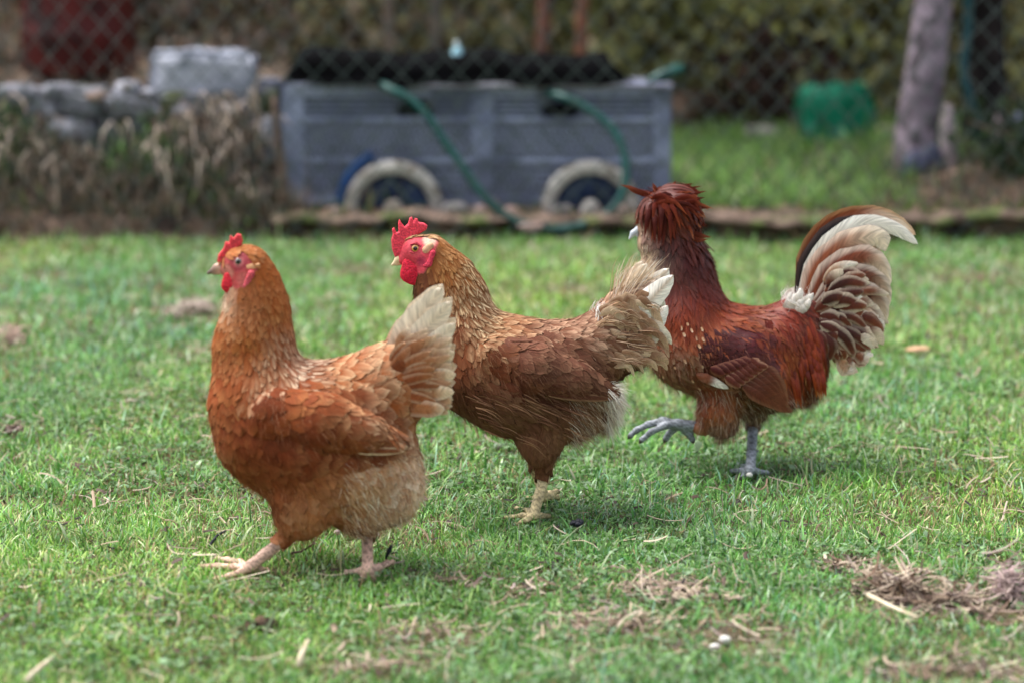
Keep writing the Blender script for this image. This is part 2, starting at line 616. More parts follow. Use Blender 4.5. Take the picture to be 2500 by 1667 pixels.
class Bird:
    def __init__(self, name, label, cat, foot_px, side=1):
        self.Y0 = float(G(*foot_px)[1])
        g = G(*foot_px)
        self.root = empty(name, (g[0], g[1], 0), label, cat)
        a, b = P(foot_px[0] - 100, foot_px[1] - 300, self.Y0), P(foot_px[0] + 100, foot_px[1] - 300, self.Y0)
        self.s = (b[0] - a[0]) / 200.0
        self.sdf = SDF()
        self.guides = []
        self.bare = []           # px circles without feathers
        self.face = []           # px circles (u, v, r, colour)
        self.facepoly = []       # (polygon, colour) of naked skin
        self.legcol = lin('#d8b8a0')
        self.kb = np.array((1., 1., 1.))
        self.claws = []

    def p(self, u, v, w=0.0):
        """side-view pixel + lateral offset (px, + is towards the camera side) -> world"""
        q = P(u, v, self.Y0)
        q[1] -= w * self.s
        return q

    def sw(self, u, v, dflt=15):
        """lateral half width (px) of the body surface at a side-view pixel"""
        w = np.arange(140, 0, -1.0)
        X = np.array([self.p(u, v, k) for k in w])
        f = self.sdf.ev(X)
        i = np.argmax(f < 0)
        return float(w[i]) if f[i] < 0 else dflt

    def chain(self, nodes, k=.02, mirror=False):
        """nodes (u, v, r, a[, w])"""
        for sg in ((1, -1) if mirror else (1,)):
            for n0, n1 in zip(nodes[:-1], nodes[1:]):
                w0 = n0[4] if len(n0) > 4 else 0
                w1 = n1[4] if len(n1) > 4 else 0
                s = self.s
                n0, n1 = ([n[0], n[1], n[2] - min(7, .14 * n[2]), n[3] - min(5, .1 * n[3])] for n in (n0, n1))
                self.sdf.seg(self.p(n0[0], n0[1], w0 * sg), self.p(n1[0], n1[1], w1 * sg), n0[2] * s, n1[2] * s, n0[3] * s, n1[3] * s, k)

    def limb(self, pts, k=.004):
        """pts: (point, radius px) world points"""
        for (a, ra), (b, rb) in zip(pts[:-1], pts[1:]):
            self.sdf.cap(a, b, ra * self.s, rb * self.s, k)

    def uv(self, X):
        return px_of(X[..., 0], np.full(X.shape[:-1], self.Y0), X[..., 2])

    def tint(self, h):
        """deepen the browns of a feather colour, leave the creams"""
        c = lin(h)
        k = np.clip(1.25 - c.mean() / .36, 0, 1)
        return c * (1 - k * (1 - self.kb))

    def guide(self, u, v, ang, ln, wd, base, tip, tipw=.5, streak=0., lace=0., lift=.12, gap=1.0, pt=0.0):
        self.guides.append((u, v, math.cos(R(ang)), math.sin(R(ang)), ln, wd, *self.tint(base), *self.tint(tip), tipw, streak, lace, lift, gap, pt))

    def look(self, X, guides=None):
        g = np.array(guides if guides is not None else self.guides)
        U, Vv = self.uv(X)
        d2 = (U[..., None] - g[:, 0]) ** 2 + (Vv[..., None] - g[:, 1]) ** 2
        w = 1 / (d2 + 20 ** 2) ** 2
        w /= w.sum(-1, keepdims=True)
        return w @ g[:, 2:]

    def body(self, h=.0023, nm='body'):
        V, q = self.sdf.mesh(h)
        self.bv, self.bq = V, q
        A = self.look(V)
        col = A[:, 4:7] * .85
        fl, fr = self.sdf.ev(V, True), self.sdf.ev(V, False)
        leg = np.clip((fr - fl) / .004 + .5, 0, 1)
        U, Vv = self.uv(V)
        for poly, c in self.facepoly:
            k = np.clip(.5 - poly_sd(U, Vv, poly) / 6, 0, 1)[:, None]
            col = col * (1 - k) + lin(c) * k
        for (u, v, r, c) in self.face:
            k = np.clip((r - np.hypot(U - u, Vv - v)) / 8 + .5, 0, 1)[:, None]
            col = col * (1 - k) + lin(c) * k
        ring = np.sin((V[:, 0] * .5 + V[:, 2]) * 2 * np.pi / .0062 + 1.5 * np.sin(V[:, 0] * 700)) > .45
        lc = self.legcol * (1 - .45 * ring[:, None]) * (1 + .18 * smooth_noise(V[:, 0], V[:, 2], 260, 9))[:, None].clip(.5, 1.3)
        col = col * (1 - leg[:, None]) + lc * leg[:, None]
        for cq, r in self.claws:
            k = np.clip((r - np.linalg.norm(V - cq, axis=1)) / (r * .4), 0, 1)[:, None] * leg[:, None]
            col = col * (1 - k) + lin('#4a4038') * k
        self.legv = leg
        me = mesh_np(nm, V, q, col=col)
        return link(nm, me, M_BODY, self.root)

    def sample(self, keep, rad_k, seed, guides=None, maxn=60000):
        """blue-noise points on the body; keep(U, V, X, n) -> bool; spacing from the guides"""
        g = np.random.default_rng(seed)
        V, q = self.bv, self.bq
        a, b, c, d = (V[q[:, i]] for i in range(4))
        area = .5 * np.linalg.norm(np.cross(c - a, d - b), axis=1)
        f = g.choice(len(q), size=maxn, p=area / area.sum())
        s, t = g.random((maxn, 1)), g.random((maxn, 1))
        X = (a[f] * (1 - s) + b[f] * s) * (1 - t) + (d[f] * (1 - s) + c[f] * s) * t
        leg = self.legv[q[f, 0]]
        n = np.cross(c[f] - a[f], d[f] - b[f]); n /= np.linalg.norm(n, axis=1, keepdims=True) + 1e-12
        U, Vv = self.uv(X)
        ok = (leg < .5) & keep(U, Vv, X, n)
        for (u, v, r) in self.bare:
            ok &= np.hypot(U - u, Vv - v) > r
        for poly, c in self.facepoly:
            ok &= poly_sd(U, Vv, poly) > 0
        X = X[ok]
        A = self.look(X, guides)
        rad = (A[:, 3] * rad_k * A[:, 14]) * self.s
        cell = max(float(rad.max()), 1e-4)
        H = {}
        out = []
        key = np.floor(X / cell).astype(int)
        for i in range(len(X)):
            k = tuple(key[i]); good = True
            for dx in (-1, 0, 1):
                for dy in (-1, 0, 1):
                    for dz in (-1, 0, 1):
                        for j in H.get((k[0] + dx, k[1] + dy, k[2] + dz), ()):
                            if (X[i, 0] - X[j, 0]) ** 2 + (X[i, 1] - X[j, 1]) ** 2 + (X[i, 2] - X[j, 2]) ** 2 < rad[i] ** 2:
                                good = False; break
                        if not good: break
                    if not good: break
                if not good: break
            if good:
                H.setdefault(k, []).append(i); out.append(i)
        return X[out]

    def feathers(self, pl, X, seed, guides=None, jit=9, off0=.0006, nseg=6, lenk=1.0, widk=1.0):
        g = np.random.default_rng(seed)
        N = len(X)
        A0 = self.look(X, guides)
        L = A0[:, 2] * self.s * g.uniform(.7, 1.35, N) * lenk
        Wd = A0[:, 3] * self.s * .5 * g.uniform(.7, 1.4, N) * widk
        rot = np.radians(g.normal(0, jit, N))
        jl = g.uniform(0, .0010, N)
        lift = A0[:, 13] * g.uniform(.6, 1.5, N)
        p = X.copy()
        dl = L / nseg
        C, Nn, T = [], [], []
        for i in range(nseg + 1):
            f, n = self.sdf.grad(p)
            p = p - n * f[:, None]
            A = self.look(p, guides)
            d = np.stack([A[:, 0], np.zeros(N), -A[:, 1]], -1)
            t = d - n * (d * n).sum(1, keepdims=True)
            ln = np.linalg.norm(t, axis=1, keepdims=True)
            t = t / (ln + 1e-6)
            if T:   # keep going where the flow is nearly normal to the surface
                t = np.where(ln < .25, T[-1], t)
            b = np.cross(n, t)
            t = t * np.cos(rot)[:, None] + b * np.sin(rot)[:, None]
            t /= np.linalg.norm(t, axis=1, keepdims=True) + 1e-9
            v = i / nseg
            C.append(p + n * (off0 + jl + L * lift * .42 * v ** 1.4)[:, None]); Nn.append(n); T.append(t)
            p = p + t * dl[:, None]
        C, Nn, T = (np.stack(a, 1) for a in (C, Nn, T))
        B = np.cross(Nn, T)
        v = np.linspace(0, 1, nseg + 1)
        pt = A0[:, 15][:, None]
        pr = prof(v, 'round')[None] * (1 - pt) + prof(v, 'point')[None] * pt
        wv = Wd[:, None] * pr
        x = Plume.NX
        rag = g.normal(0, .06, (N, nseg + 1, 5)) * (np.abs(x) > .4)
        XX = x[None, None, :] * (1 + rag)
        verts = C[:, :, None, :] + B[:, :, None, :] * (wv[:, :, None] * XX)[..., None] - Nn[:, :, None, :] * (wv[:, :, None] * .12 * XX ** 2)[..., None]
        verts += T[:, :, None, :] * (g.normal(0, .03, (N, 1, 5)) * L[:, None, None])[..., None] * (v[None, :, None, None] > .6)
        # pattern
        base = A0[:, 4:7] * g.lognormal(0, .055, N)[:, None] * (1 + g.normal(0, .02, (N, 3))) * (1 + .13 * smooth_noise(X[:, 0], X[:, 2], 75, seed))[:, None].clip(.6, 1.4)
        tip = A0[:, 7:10] * g.lognormal(0, .1, N)[:, None]
        k = np.clip((v - .5) / .45, 0, 1)[None, :, None] * (A0[:, 10] * g.uniform(.1, 1.2, N))[:, None, None] * np.ones((1, 1, 5))
        k = k + (A0[:, 11] * g.uniform(.1, 1.5, N))[:, None, None] * (np.clip(1 - np.abs(x) / .6, 0, 1)[None, None, :]) * np.clip((v - .3) / .3, 0, 1)[None, :, None]
        k = k + (A0[:, 12] * g.uniform(.4, 1.3, N))[:, None, None] * (np.clip((np.abs(x)[None, None, :] - .45) / .5, 0, 1) * np.clip((v - .35) / .3, 0, 1)[None, :, None] + np.clip((v - .85) / .12, 0, 1)[None, :, None])
        k = np.clip(k, 0, 1)[..., None]
        col = base[:, None, None, :] * (1 - k) + tip[:, None, None, :] * k
        fuv = np.zeros((N, nseg + 1, 5, 3)); fuv[..., 0] = x; fuv[..., 1] = v[None, :, None]; fuv[..., 2] = g.random(N)[:, None, None]
        pl.add(verts, col, fuv, nseg + 1, 5)

    def strands(self, pl, X, seed, ln, wd=1.0, out=.5, cols=('#d8b090',), jit=.35, sag=.3):
        """loose hair-like barbs"""
        g = np.random.default_rng(seed)
        N = len(X)
        f, n = self.sdf.grad(X)
        A = self.look(X)
        d = np.stack([A[:, 0], np.zeros(N), -A[:, 1]], -1)
        t = d - n * (d * n).sum(1, keepdims=True); t /= np.linalg.norm(t, axis=1, keepdims=True) + 1e-6
        dr = t * (1 - out) + n * out + g.normal(0, jit, (N, 3)) * .6
        dr /= np.linalg.norm(dr, axis=1, keepdims=True)
        L = ln * self.s * g.uniform(.5, 1.4, N)
        b = np.cross(dr, g.normal(0, 1, (N, 3))); b /= np.linalg.norm(b, axis=1, keepdims=True) + 1e-9
        cv = np.cross(dr, b) * g.normal(0, .25, N)[:, None] + np.array([0, 0, -sag])
        v = np.linspace(0, 1, 4)
        C = X[:, None] + dr[:, None] * (L[:, None] * v)[..., None] + cv[:, None] * (L[:, None] * v ** 2)[..., None]
        w = wd * self.s * np.array([1, .8, .5, .12]) * .5
        verts = C[:, :, None, :] + b[:, None, None, :] * (w[:, None] * np.array([-1, 1]))[None, :, :, None]
        pal = np.array([self.tint(c) for c in cols]) if cols is not None else None
        c = pal[g.integers(0, len(pal), N)] if pal is not None else A[:, 4:7] * .7 + A[:, 7:10] * .3
        c = c * g.lognormal(0, .15, N)[:, None]
        col = np.broadcast_to(c[:, None, None, :], (N, 4, 2, 3)).copy()
        fuv = np.zeros((N, 4, 2, 3)); fuv[..., 2] = g.random(N)[:, None, None]
        pl.add(verts, col, fuv, 4, 2)

    def quill(self, pl, pts, width, base, tip, edge=None, tipat=.6, kind='oval', roll=0., edgew=.6, jitter=0, blend=.25, cup=.25, splay=0., nseg=12, cen=None):
        """one long explicit feather along px points (u, v, w)"""
        g = np.random.default_rng(int(abs(pts[0][0] * 7 + pts[-1][1] * 13 + pts[-1][0])) + jitter)
        C = spline([self.p(*q) for q in pts], 6 * nseg + 1)
        v = 1 - (1 - np.linspace(0, 1, nseg + 1)) ** 1.6
        C = np.stack([np.interp(v, np.linspace(0, 1, 6 * nseg + 1), C[:, i]) for i in range(3)], 1)
        T = np.gradient(C, axis=0); T /= np.linalg.norm(T, axis=1, keepdims=True)
        n0 = np.array([0, -1.0, 0])
        B = np.cross(n0, T); B /= np.linalg.norm(B, axis=1, keepdims=True)
        Nn = np.cross(T, B)
        cr, sr = math.cos(R(roll)), math.sin(R(roll))
        B, Nn = B * cr + Nn * sr, Nn * cr - B * sr
        w = width * .5 * self.s * prof(v, kind)
        x = np.array([-1, -.75, -.4, 0, .4, .75, 1.0])
        rag = 1 + g.normal(0, .05, (nseg + 1, 7)) * (np.abs(x) > .7)
        verts = C[:, None] + B[:, None] * (w[:, None] * x * rag)[..., None] - Nn[:, None] * (w[:, None] * cup * x ** 2)[..., None]
        verts = verts + T[:, None] * (-.14 * w.max() * np.abs(x) ** 2)[None, :, None] * np.clip(v * 2, 0, 1)[:, None, None]
        b, t = self.tint(base) * g.lognormal(0, .06), self.tint(tip) * g.lognormal(0, .04)
        k = np.clip((v - tipat) / blend + .5, 0, 1)[:, None] * np.ones(7)
        k = k + g.normal(0, .05, k.shape)
        k = np.clip(k, 0, 1)[..., None]
        col = b * (1 - k) + t * k
        if edge is not None:
            ke = (np.clip((np.abs(x) - .5) / .3, 0, 1) * edgew)[None, :, None] * np.ones((nseg + 1, 1, 1))
            ke = np.maximum(ke, np.clip((v - .9) / .08, 0, 1)[:, None, None] * edgew)
            col = col * (1 - ke) + lin(edge) * ke
        if cen is not None:
            kc = (np.clip(1 - np.abs(x) / .3, 0, 1) * .7)[None, :, None]
            col = col * (1 - kc) + lin(cen) * kc
        fuv = np.zeros((nseg + 1, 7, 3)); fuv[..., 0] = x; fuv[..., 1] = v[:, None] * 2.5; fuv[..., 2] = g.random()
        pl.add(verts[None], col[None], fuv[None], nseg + 1, 7)

    def wisps(self, pl, pts, n, spread, cols, wd=1.6, seed=0, endspread=None):
        """a plume of separate fine barbs along a px path"""
        g = np.random.default_rng(seed)
        es = endspread if endspread is not None else spread
        for i in range(n):
            o = g.normal(0, 1, 3)
            q = []
            m = len(pts)
            for j, a in enumerate(pts):
                k = spread + (es - spread) * j / (m - 1)
                q.append(self.p(a[0] + o[0] * k + g.normal(0, k * .2), a[1] + o[1] * k + g.normal(0, k * .2), a[2] + o[2] * k))
            cut = g.uniform(.65, 1.0)
            C = spline(q, 9)
            C = spline(C[:max(3, int(9 * cut))], 8)
            T = np.gradient(C, axis=0); T /= np.linalg.norm(T, axis=1, keepdims=True) + 1e-9
            B = np.cross(T, g.normal(0, 1, 3) * .5 + np.array([0, -1, 0])); B /= np.linalg.norm(B, axis=1, keepdims=True) + 1e-9
            w = wd * self.s * .5 * np.array([1, 1, 1, .9, .8, .6, .4, .12])
            verts = C[:, None] + B[:, None] * (w[:, None] * np.array([-1, 1]))[..., None]
            c = self.tint(cols[g.integers(len(cols))]) * g.lognormal(0, .12)
            col = np.broadcast_to(c, (8, 2, 3)).copy()
            fuv = np.zeros((8, 2, 3)); fuv[..., 2] = g.random()
            pl.add(verts[None], col[None], fuv[None], 8, 2)

    # ---- small head parts
    def outline(self, name, poly, thick, col, mat, w0=0, lean=0.0, h=.0009, grad=None):
        """a fleshy plate from a side-view outline, rounded, with its own thickness"""
        p = np.array([self.p(u, v) for u, v in poly])
        lo = p.min(0) - .004; hi = p.max(0) + .004
        T = thick * self.s * .5
        xs = np.arange(lo[0], hi[0], h); zs = np.arange(lo[2], hi[2], h)
        yc = self.Y0 - w0 * self.s
        ysz = np.arange(-T - 3 * h, T + 3 * h, h)
        X, Z = np.meshgrid(xs, zs, indexing='ij')
        d2 = poly_sd(X, Z, p[:, [0, 2]])
        rho = T * .9
        a = d2[:, None, :] + rho
        b = (np.abs(ysz) - T)[None, :, None] + rho
        f = np.sqrt(np.maximum(a, 0) ** 2 + np.maximum(b, 0) ** 2) - rho + np.minimum(np.maximum(a, b), 0)
        V, q = surface_nets(f, np.array([xs[0], yc + ysz[0], zs[0]]), h)
        z0 = V[:, 2].min()
        V[:, 1] -= lean * (V[:, 2] - z0)
        c = np.tile(lin(col), (len(V), 1))
        return link(name, mesh_np(name, V, q, col=c), mat, self.root)

    def blob(self, name, segs, col, mat, h=.0009, tipcol=None, k=.004):
        s = SDF()
        for (a, b, ra, rb, aa, ab) in segs:
            s.seg(self.p(*a), self.p(*b), ra * self.s, rb * self.s, aa * self.s, ab * self.s, k)
        V, q = s.mesh(h)
        c = np.tile(lin(col), (len(V), 1))
        if tipcol is not None:
            k = np.clip((V[:, 0].min() + np.ptp(V[:, 0]) * .42 - V[:, 0]) / (np.ptp(V[:, 0]) * .3), 0, 1)[:, None]
            c = c * (1 - k) + lin(tipcol) * k
        return link(name, mesh_np(name, V, q, col=c), mat, self.root)

    def eye(self, u, v, r, w, iris, lid=None):
        w = self.sw(u, v) - r * .30
        for sg in (1, -1):
            bm = bmesh.new()
            bmesh.ops.create_uvsphere(bm, u_segments=24, v_segments=20, radius=1.0)
            me = bpy.data.meshes.new('eye')
            bm.to_mesh(me); bm.free()
            n = len(me.vertices)
            co = np.zeros(n * 3); me.vertices.foreach_get('co', co); co = co.reshape(-1, 3)
            ang = np.degrees(np.arccos(np.clip(co[:, 2], -1, 1)))
            col = np.where((ang < 27)[:, None], lin('#0a0806'), np.where((ang < 62)[:, None], lin(iris), lin(lid or '#2a1410')))
            c = self.p(u, v, w * sg)
            d = np.stack([co[:, 0], -co[:, 2] * sg * .75, co[:, 1]], -1) * r * self.s + c
            me.vertices.foreach_set('co', d.astype(np.float32).ravel())
            a = me.color_attributes.new('Col', 'FLOAT_COLOR', 'POINT')
            rgba = np.ones((n, 4), np.float32); rgba[:, :3] = col
            a.data.foreach_set('color', rgba.ravel())
            me.polygons.foreach_set('use_smooth', [True] * len(me.polygons))
            if sg < 0: me.flip_normals()
            link('eye', me, M_EYE, self.root)


def in_poly(poly):
    return lambda U, V: poly_sd(U, V, poly) < 0


def foot(bird, ank, toes, r0=9, r1=5.5):
    """toes: list of point lists (world) leaving the ankle"""
    for t in toes:
        pts = [(ank, r0)] + [(q, r0 + (r1 - r0) * (i + 1) / len(t)) for i, q in enumerate(t)]
        q0, q1 = np.asarray(pts[-2][0]), np.asarray(pts[-1][0])
        d = (q1 - q0) / (np.linalg.norm(q1 - q0) + 1e-9)
        tip = q1 + d * 10 * bird.s + np.array([0, 0, -3 * bird.s])
        pts.append((tip, 1.6))
        bird.claws.append((q1 + d * 7 * bird.s, 11 * bird.s))
        for k in range(1, len(pts) - 1):      # knuckles
            pts[k] = (pts[k][0], pts[k][1] * 1.12)
        bird.limb(pts)

# ------------------------------------------------------------------ hen one: ginger hen in front
def build_front_hen():
    b = Bird('hen', 'ginger hen nearest the viewer, striding with a cream upright tail and red face', 'hen', (750, 1388))
    b.kb = np.array((.53, .41, .38))
    b.legcol = lin('#cfa993')
    b.chain([(552, 655, 19, 15), (578, 642, 34, 27), (602, 643, 37, 30)], k=.007)
    b.chain([(610, 648, 40, 33), (622, 692, 55, 43), (627, 760, 73, 58), (620, 850, 93, 76), (634, 960, 114, 110)], k=.02)
    b.chain([(640, 985, 116, 118), (664, 1045, 134, 140), (772, 1072, 177, 162), (850, 1102, 174, 148)], k=.03)
    b.chain([(790, 1006, 105, 120), (900, 968, 98, 88), (965, 930, 86, 62), (1010, 892, 66, 40)], k=.025)
    b.chain([(900, 1150, 110, 110), (955, 1180, 78, 80)], k=.025)
    b.chain([(880, 1235, 70, 80), (940, 1215, 66, 70)], k=.02)
    b.chain([(790, 1150, 100, 75, 70), (748, 1212, 78, 60, 78), (733, 1246, 51, 40, 70)], k=.014)
    b.chain([(850, 1170, 90, 70, -70), (880, 1245, 60, 48, -62)], k=.014)
    # wing swelling on both sides
    b.chain([(690, 1000, 80, 54, 116), (800, 1008, 78, 56, 138), (900, 1030, 54, 46, 136), (985, 1058, 14, 16, 118)], k=.003, mirror=True)
    # forward leg, foot flat on the grass
    a = G(607, 1384, .016)
    kn = b.p(722, 1272, 58)
    b.limb([(kn, 22), (b.p(700, 1302, 50), 15.5), ((b.p(700, 1302, 50) + a) / 2, 14), (a, 15)])
    foot(b, a, [[G(575, 1383, .012), G(530, 1380, .010), G(487, 1382, .006)], [G(590, 1395, .011), G(560, 1405, .009), G(528, 1412, .004)],
                [G(586, 1372, .012), G(555, 1366, .01), G(530, 1362, .006)], [G(632, 1388, .010), G(655, 1392, .005)]])
    a2 = G(898, 1394, .016)
    b.limb([(b.p(890, 1270, -55), 22), (b.p(893, 1312, -45), 14.5), (a2, 14)])
    foot(b, a2, [[G(875, 1394, .012), G(845, 1396, .006)], [G(890, 1404, .010), G(880, 1420, .004)], [G(925, 1384, .016), G(945, 1374, .016), G(958, 1371, .012)], [G(905, 1404, .01), G(915, 1416, .004)]])
    O, OD, PL = '#b4652c', '#8f4a22', '#e6c9a6'
    b.guide(605, 606, 25, 20, 8, '#c07a45', '#d9a67a', .3)
    b.guide(640, 640, 50, 26, 9, '#b8672e', '#cf8f52', .3)
    b.guide(600, 700, 80, 24, 9, '#a8622f', '#c98d58', .3)
    b.guide(562, 725, 95, 26, 12, '#d8b89a', '#e8d4bc', .5)
    b.guide(590, 735, 92, 30, 12, '#b06a34', '#c98d58', .4)
    b.guide(556, 760, 96, 32, 12, '#b87440', '#d8a474', .4)
    b.guide(552, 790, 97, 36, 13, '#b3642e', '#d0935a', .5)
    b.guide(610, 790, 93, 40, 12, '#a65a22', '#c98a48', .5)
    b.guide(670, 730, 70, 36, 11, '#b0622a', '#d8a468', .3, .2)
    b.guide(690, 800, 84, 44, 11, '#a25526', '#e8cba4', .2, .45)
    b.guide(655, 870, 92, 46, 13, '#9c5324', '#d9b48a', .3, .25)
    b.guide(715, 865, 64, 50, 12, '#a8592c', '#eed6b6', .3, .8)
    b.guide(680, 915, 84, 48, 13, '#a25628', '#e9cda8', .3, .55)
    b.guide(590, 900, 98, 48, 22, '#9a5024', '#c98a50', .4)
    b.guide(535, 930, 100, 48, 24, '#a4562a', '#d39a66', .3)
    b.guide(600, 1000, 90, 52, 30, '#8d4824', '#b8743e', .3)
    b.guide(540, 1060, 86, 50, 28, '#9a5028', '#d09866', .35)
    b.guide(590, 1140, 50, 50, 28, '#8f4c26', '#bb7c48', .4)
    b.guide(660, 1190, 30, 46, 26, '#8a4a26', '#b07444', .4)
    b.guide(690, 1120, 50, 50, 28, '#96502a', '#bb7a48', .3)
    b.guide(790, 900, 8, 52, 22, '#a9602f', '#e2b98c', .5, 0, .3)
    b.guide(870, 890, -4, 56, 20, '#b0683a', '#e6c196', .4, .2, .3)
    b.guide(930, 880, -28, 62, 22, '#b46c3c', '#e8c8a0', .4, 0, .35)
    b.guide(985, 860, -48, 66, 26, '#b8754a', '#ecd2b2', .5, 0, .4)
    b.guide(960, 950, -12, 66, 30, '#a9602f', '#d9a474', .5, 0, .25)
    b.guide(1020, 920, -25, 62, 30, '#b06a3a', '#e4c49e', .6, 0, .3)
    b.guide(1010, 990, 20, 58, 30, '#aa6436', '#dcae82', .5, 0, .2)
    b.guide(780, 1110, 30, 50, 26, '#a45c32', '#c98f62', .5)
    b.guide(720, 1180, 78, 52, 28, '#c47e50', '#dcae88', .5)  # thigh's lighter orange, raised further to make up for weak light low down
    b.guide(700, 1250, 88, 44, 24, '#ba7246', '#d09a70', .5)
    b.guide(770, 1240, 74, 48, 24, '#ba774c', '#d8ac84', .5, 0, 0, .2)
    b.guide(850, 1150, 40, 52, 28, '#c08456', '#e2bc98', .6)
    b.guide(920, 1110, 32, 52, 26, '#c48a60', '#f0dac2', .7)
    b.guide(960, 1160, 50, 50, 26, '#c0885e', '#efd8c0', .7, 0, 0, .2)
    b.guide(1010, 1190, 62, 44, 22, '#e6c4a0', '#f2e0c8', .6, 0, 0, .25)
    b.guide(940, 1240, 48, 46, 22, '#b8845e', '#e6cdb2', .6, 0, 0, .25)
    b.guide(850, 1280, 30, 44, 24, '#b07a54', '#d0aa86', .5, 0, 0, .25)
    b.facepoly = [([(524, 650), (540, 634), (556, 618), (574, 608), (594, 610), (610, 622), (632, 634), (636, 648), (622, 664), (606, 692), (580, 700), (556, 688), (540, 676)], '#a43e3a')]
    b.face = [(556, 660, 18, '#b87060'), (586, 634, 24, '#98343a'), (586, 634, 12, '#b06460'), (600, 676, 18, '#a85048')]
    b.body()
    wing = [(628, 960), (665, 925), (730, 915), (810, 925), (868, 945), (940, 995), (1000, 1052), (1002, 1072), (880, 1083), (771, 1082), (740, 1102), (690, 1095), (640, 1040)]
    inw = lambda U, V, X, n: (poly_sd(U, V, wing) < 0) & (np.abs(n[:, 1]) > .25)
    pl = Plume()
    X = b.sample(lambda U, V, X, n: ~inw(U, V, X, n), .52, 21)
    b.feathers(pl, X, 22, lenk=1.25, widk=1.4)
    X = b.sample(lambda U, V, X, n: (U > 840) & (V > 1090), .14, 23)
    b.strands(pl, X, 24, 26, 1.7, .34, ('#ecd0ac', '#dcb48a', '#cc9a6c', '#ecdcc4'))
    X = b.sample(lambda U, V, X, n: (V > 690), .17, 25)
    b.strands(pl, X, 26, 26, .9, .13, None)
    X = b.sample(lambda U, V, X, n: (V > 1150) & (U < 850), .2, 27)
    b.strands(pl, X, 28, 30, 1.0, .3, ('#b8784a', '#c99468', '#96582e'))
    b.build_plumage = pl.build('plumage', M_FEATHER, b.root)
    # wings
    wg = []
    keep_g = b.guides; b.guides = wg
    b.guide(655, 960, 60, 44, 30, '#8f4a24', '#b8743c', .3)
    b.guide(665, 1040, 55, 50, 34, '#854322', '#a8683c', .25)
    b.guide(725, 1070, 40, 50, 34, '#8a4826', '#c08c5c', .5)
    b.guide(720, 950, 22, 46, 28, '#a25a30', '#c98a54', .4)
    b.guide(740, 1010, 24, 50, 30, '#8c4826', '#b47446', .35, 0, .1)
    b.guide(800, 960, 20, 50, 28, '#a05a32', '#d9a878', .4, 0, .2)
    b.guide(820, 1030, 16, 56, 28, '#8b4a28', '#b67a4c', .4, 0, .1)
    b.guide(880, 980, 28, 56, 26, '#9a5832', '#dfb48a', .45, 0, .3)
    b.guide(900, 1045, 12, 60, 26, '#935030', '#c48f64', .4, 0, .2)
    b.guide(970, 1050, 16, 56, 22, '#a86c46', '#e0bc98', .5, 0, .4)
    b.guides = keep_g
    for sg in (1, -1):
        pw = Plume()
        X = b.sample(lambda U, V, X, n: inw(U, V, X, n) & (np.sign(b.Y0 - X[:, 1]) == sg), .5, 31 + sg, wg)
        b.feathers(pw, X, 33 + sg, wg, off0=.0016, lenk=1.2, widk=1.3)
        for i in range(6):
            t = i / 5
            b.quill(pw, [(820 + 20 * t, 1000 + 50 * t, 178 * sg), (910 + 8 * t, 1015 + 48 * t, 168 * sg), (1003 - 4 * abs(i - 3), 1048 + 22 * t, (128 + 3 * i) * sg)], 24, '#8a4c2a', '#a86a44', '#e6c6a0', tipat=.7, edgew=.75, cup=.15 * sg, jitter=i)
        for i in range(9):      # free lower edge of the folded wing
            ua = 668 + i * 30
            pts = [(ua, 1034 + i * 1.2), (ua + 62, 1052 + i), (min(ua + 128, 1000), 1066 + (4 if i < 5 else 0))]
            b.quill(pw, [(u, v, (b.sw(u, min(v, 1062), 120) + 5) * sg) for u, v in pts], 40 - i * 1.5, ['#8a4826', '#7f4122', '#92502c'][i % 3], '#a8683e', '#c08a5c', tipat=.75, edgew=.3, roll=-10 * sg, cup=.25 * sg, jitter=60 + i, nseg=9)
        for (u, v, L) in ((700, 1038, 44), (684, 1074, 40), (712, 1062, 40), (745, 1060, 36)):
            pts = [(u - 8, v - 16), (u + L * .5, v), (u + L, v + 12)]
            b.quill(pw, [(a, c, (b.sw(a, min(c, 1066), 120) + 5) * sg) for a, c in pts], 26, '#8a4826', '#b47c4e', None, .8, cup=.15 * sg, jitter=80, nseg=8)
        pw.build('wing', M_FEATHER, b.root)
    # tail
    pt = Plume()
    Q = [((945, 905), (1005, 800), (1082, 697), 76, .30), ((952, 912), (1030, 812), (1104, 730), 66, .34), ((960, 925), (1045, 848), (1113, 782), 58, .46),
         ((970, 935), (1055, 885), (1112, 848), 50, .6), ((975, 950), (1060, 915), (1116, 902), 48, .66), ((975, 965), (1050, 950), (1112, 944), 44, .7), ((970, 980), (1040, 985), (1090, 984), 44, .78)]
    for i, (p0, p1, p2, w, ta) in enumerate(Q):
        for sg in (1, -1):
            o = (26 + 7 * i) * sg
            b.quill(pt, [(*p0, o * .8), (*p1, o), (*p2, o * 1.05)], w, '#b87a4c', '#e6d4b8' if i < 3 else '#d8bc98', '#e8d8c0', tipat=ta, edgew=.35, roll=5 * sg, jitter=i * 2 + (sg > 0), cup=.12 * sg, blend=.3, cen='#d9c2a4' if i < 3 else None)
    gt = np.random.default_rng(66)
    cov = sorted([(gt.random(), gt.random()) for _ in range(78)], key=lambda q: -q[1])
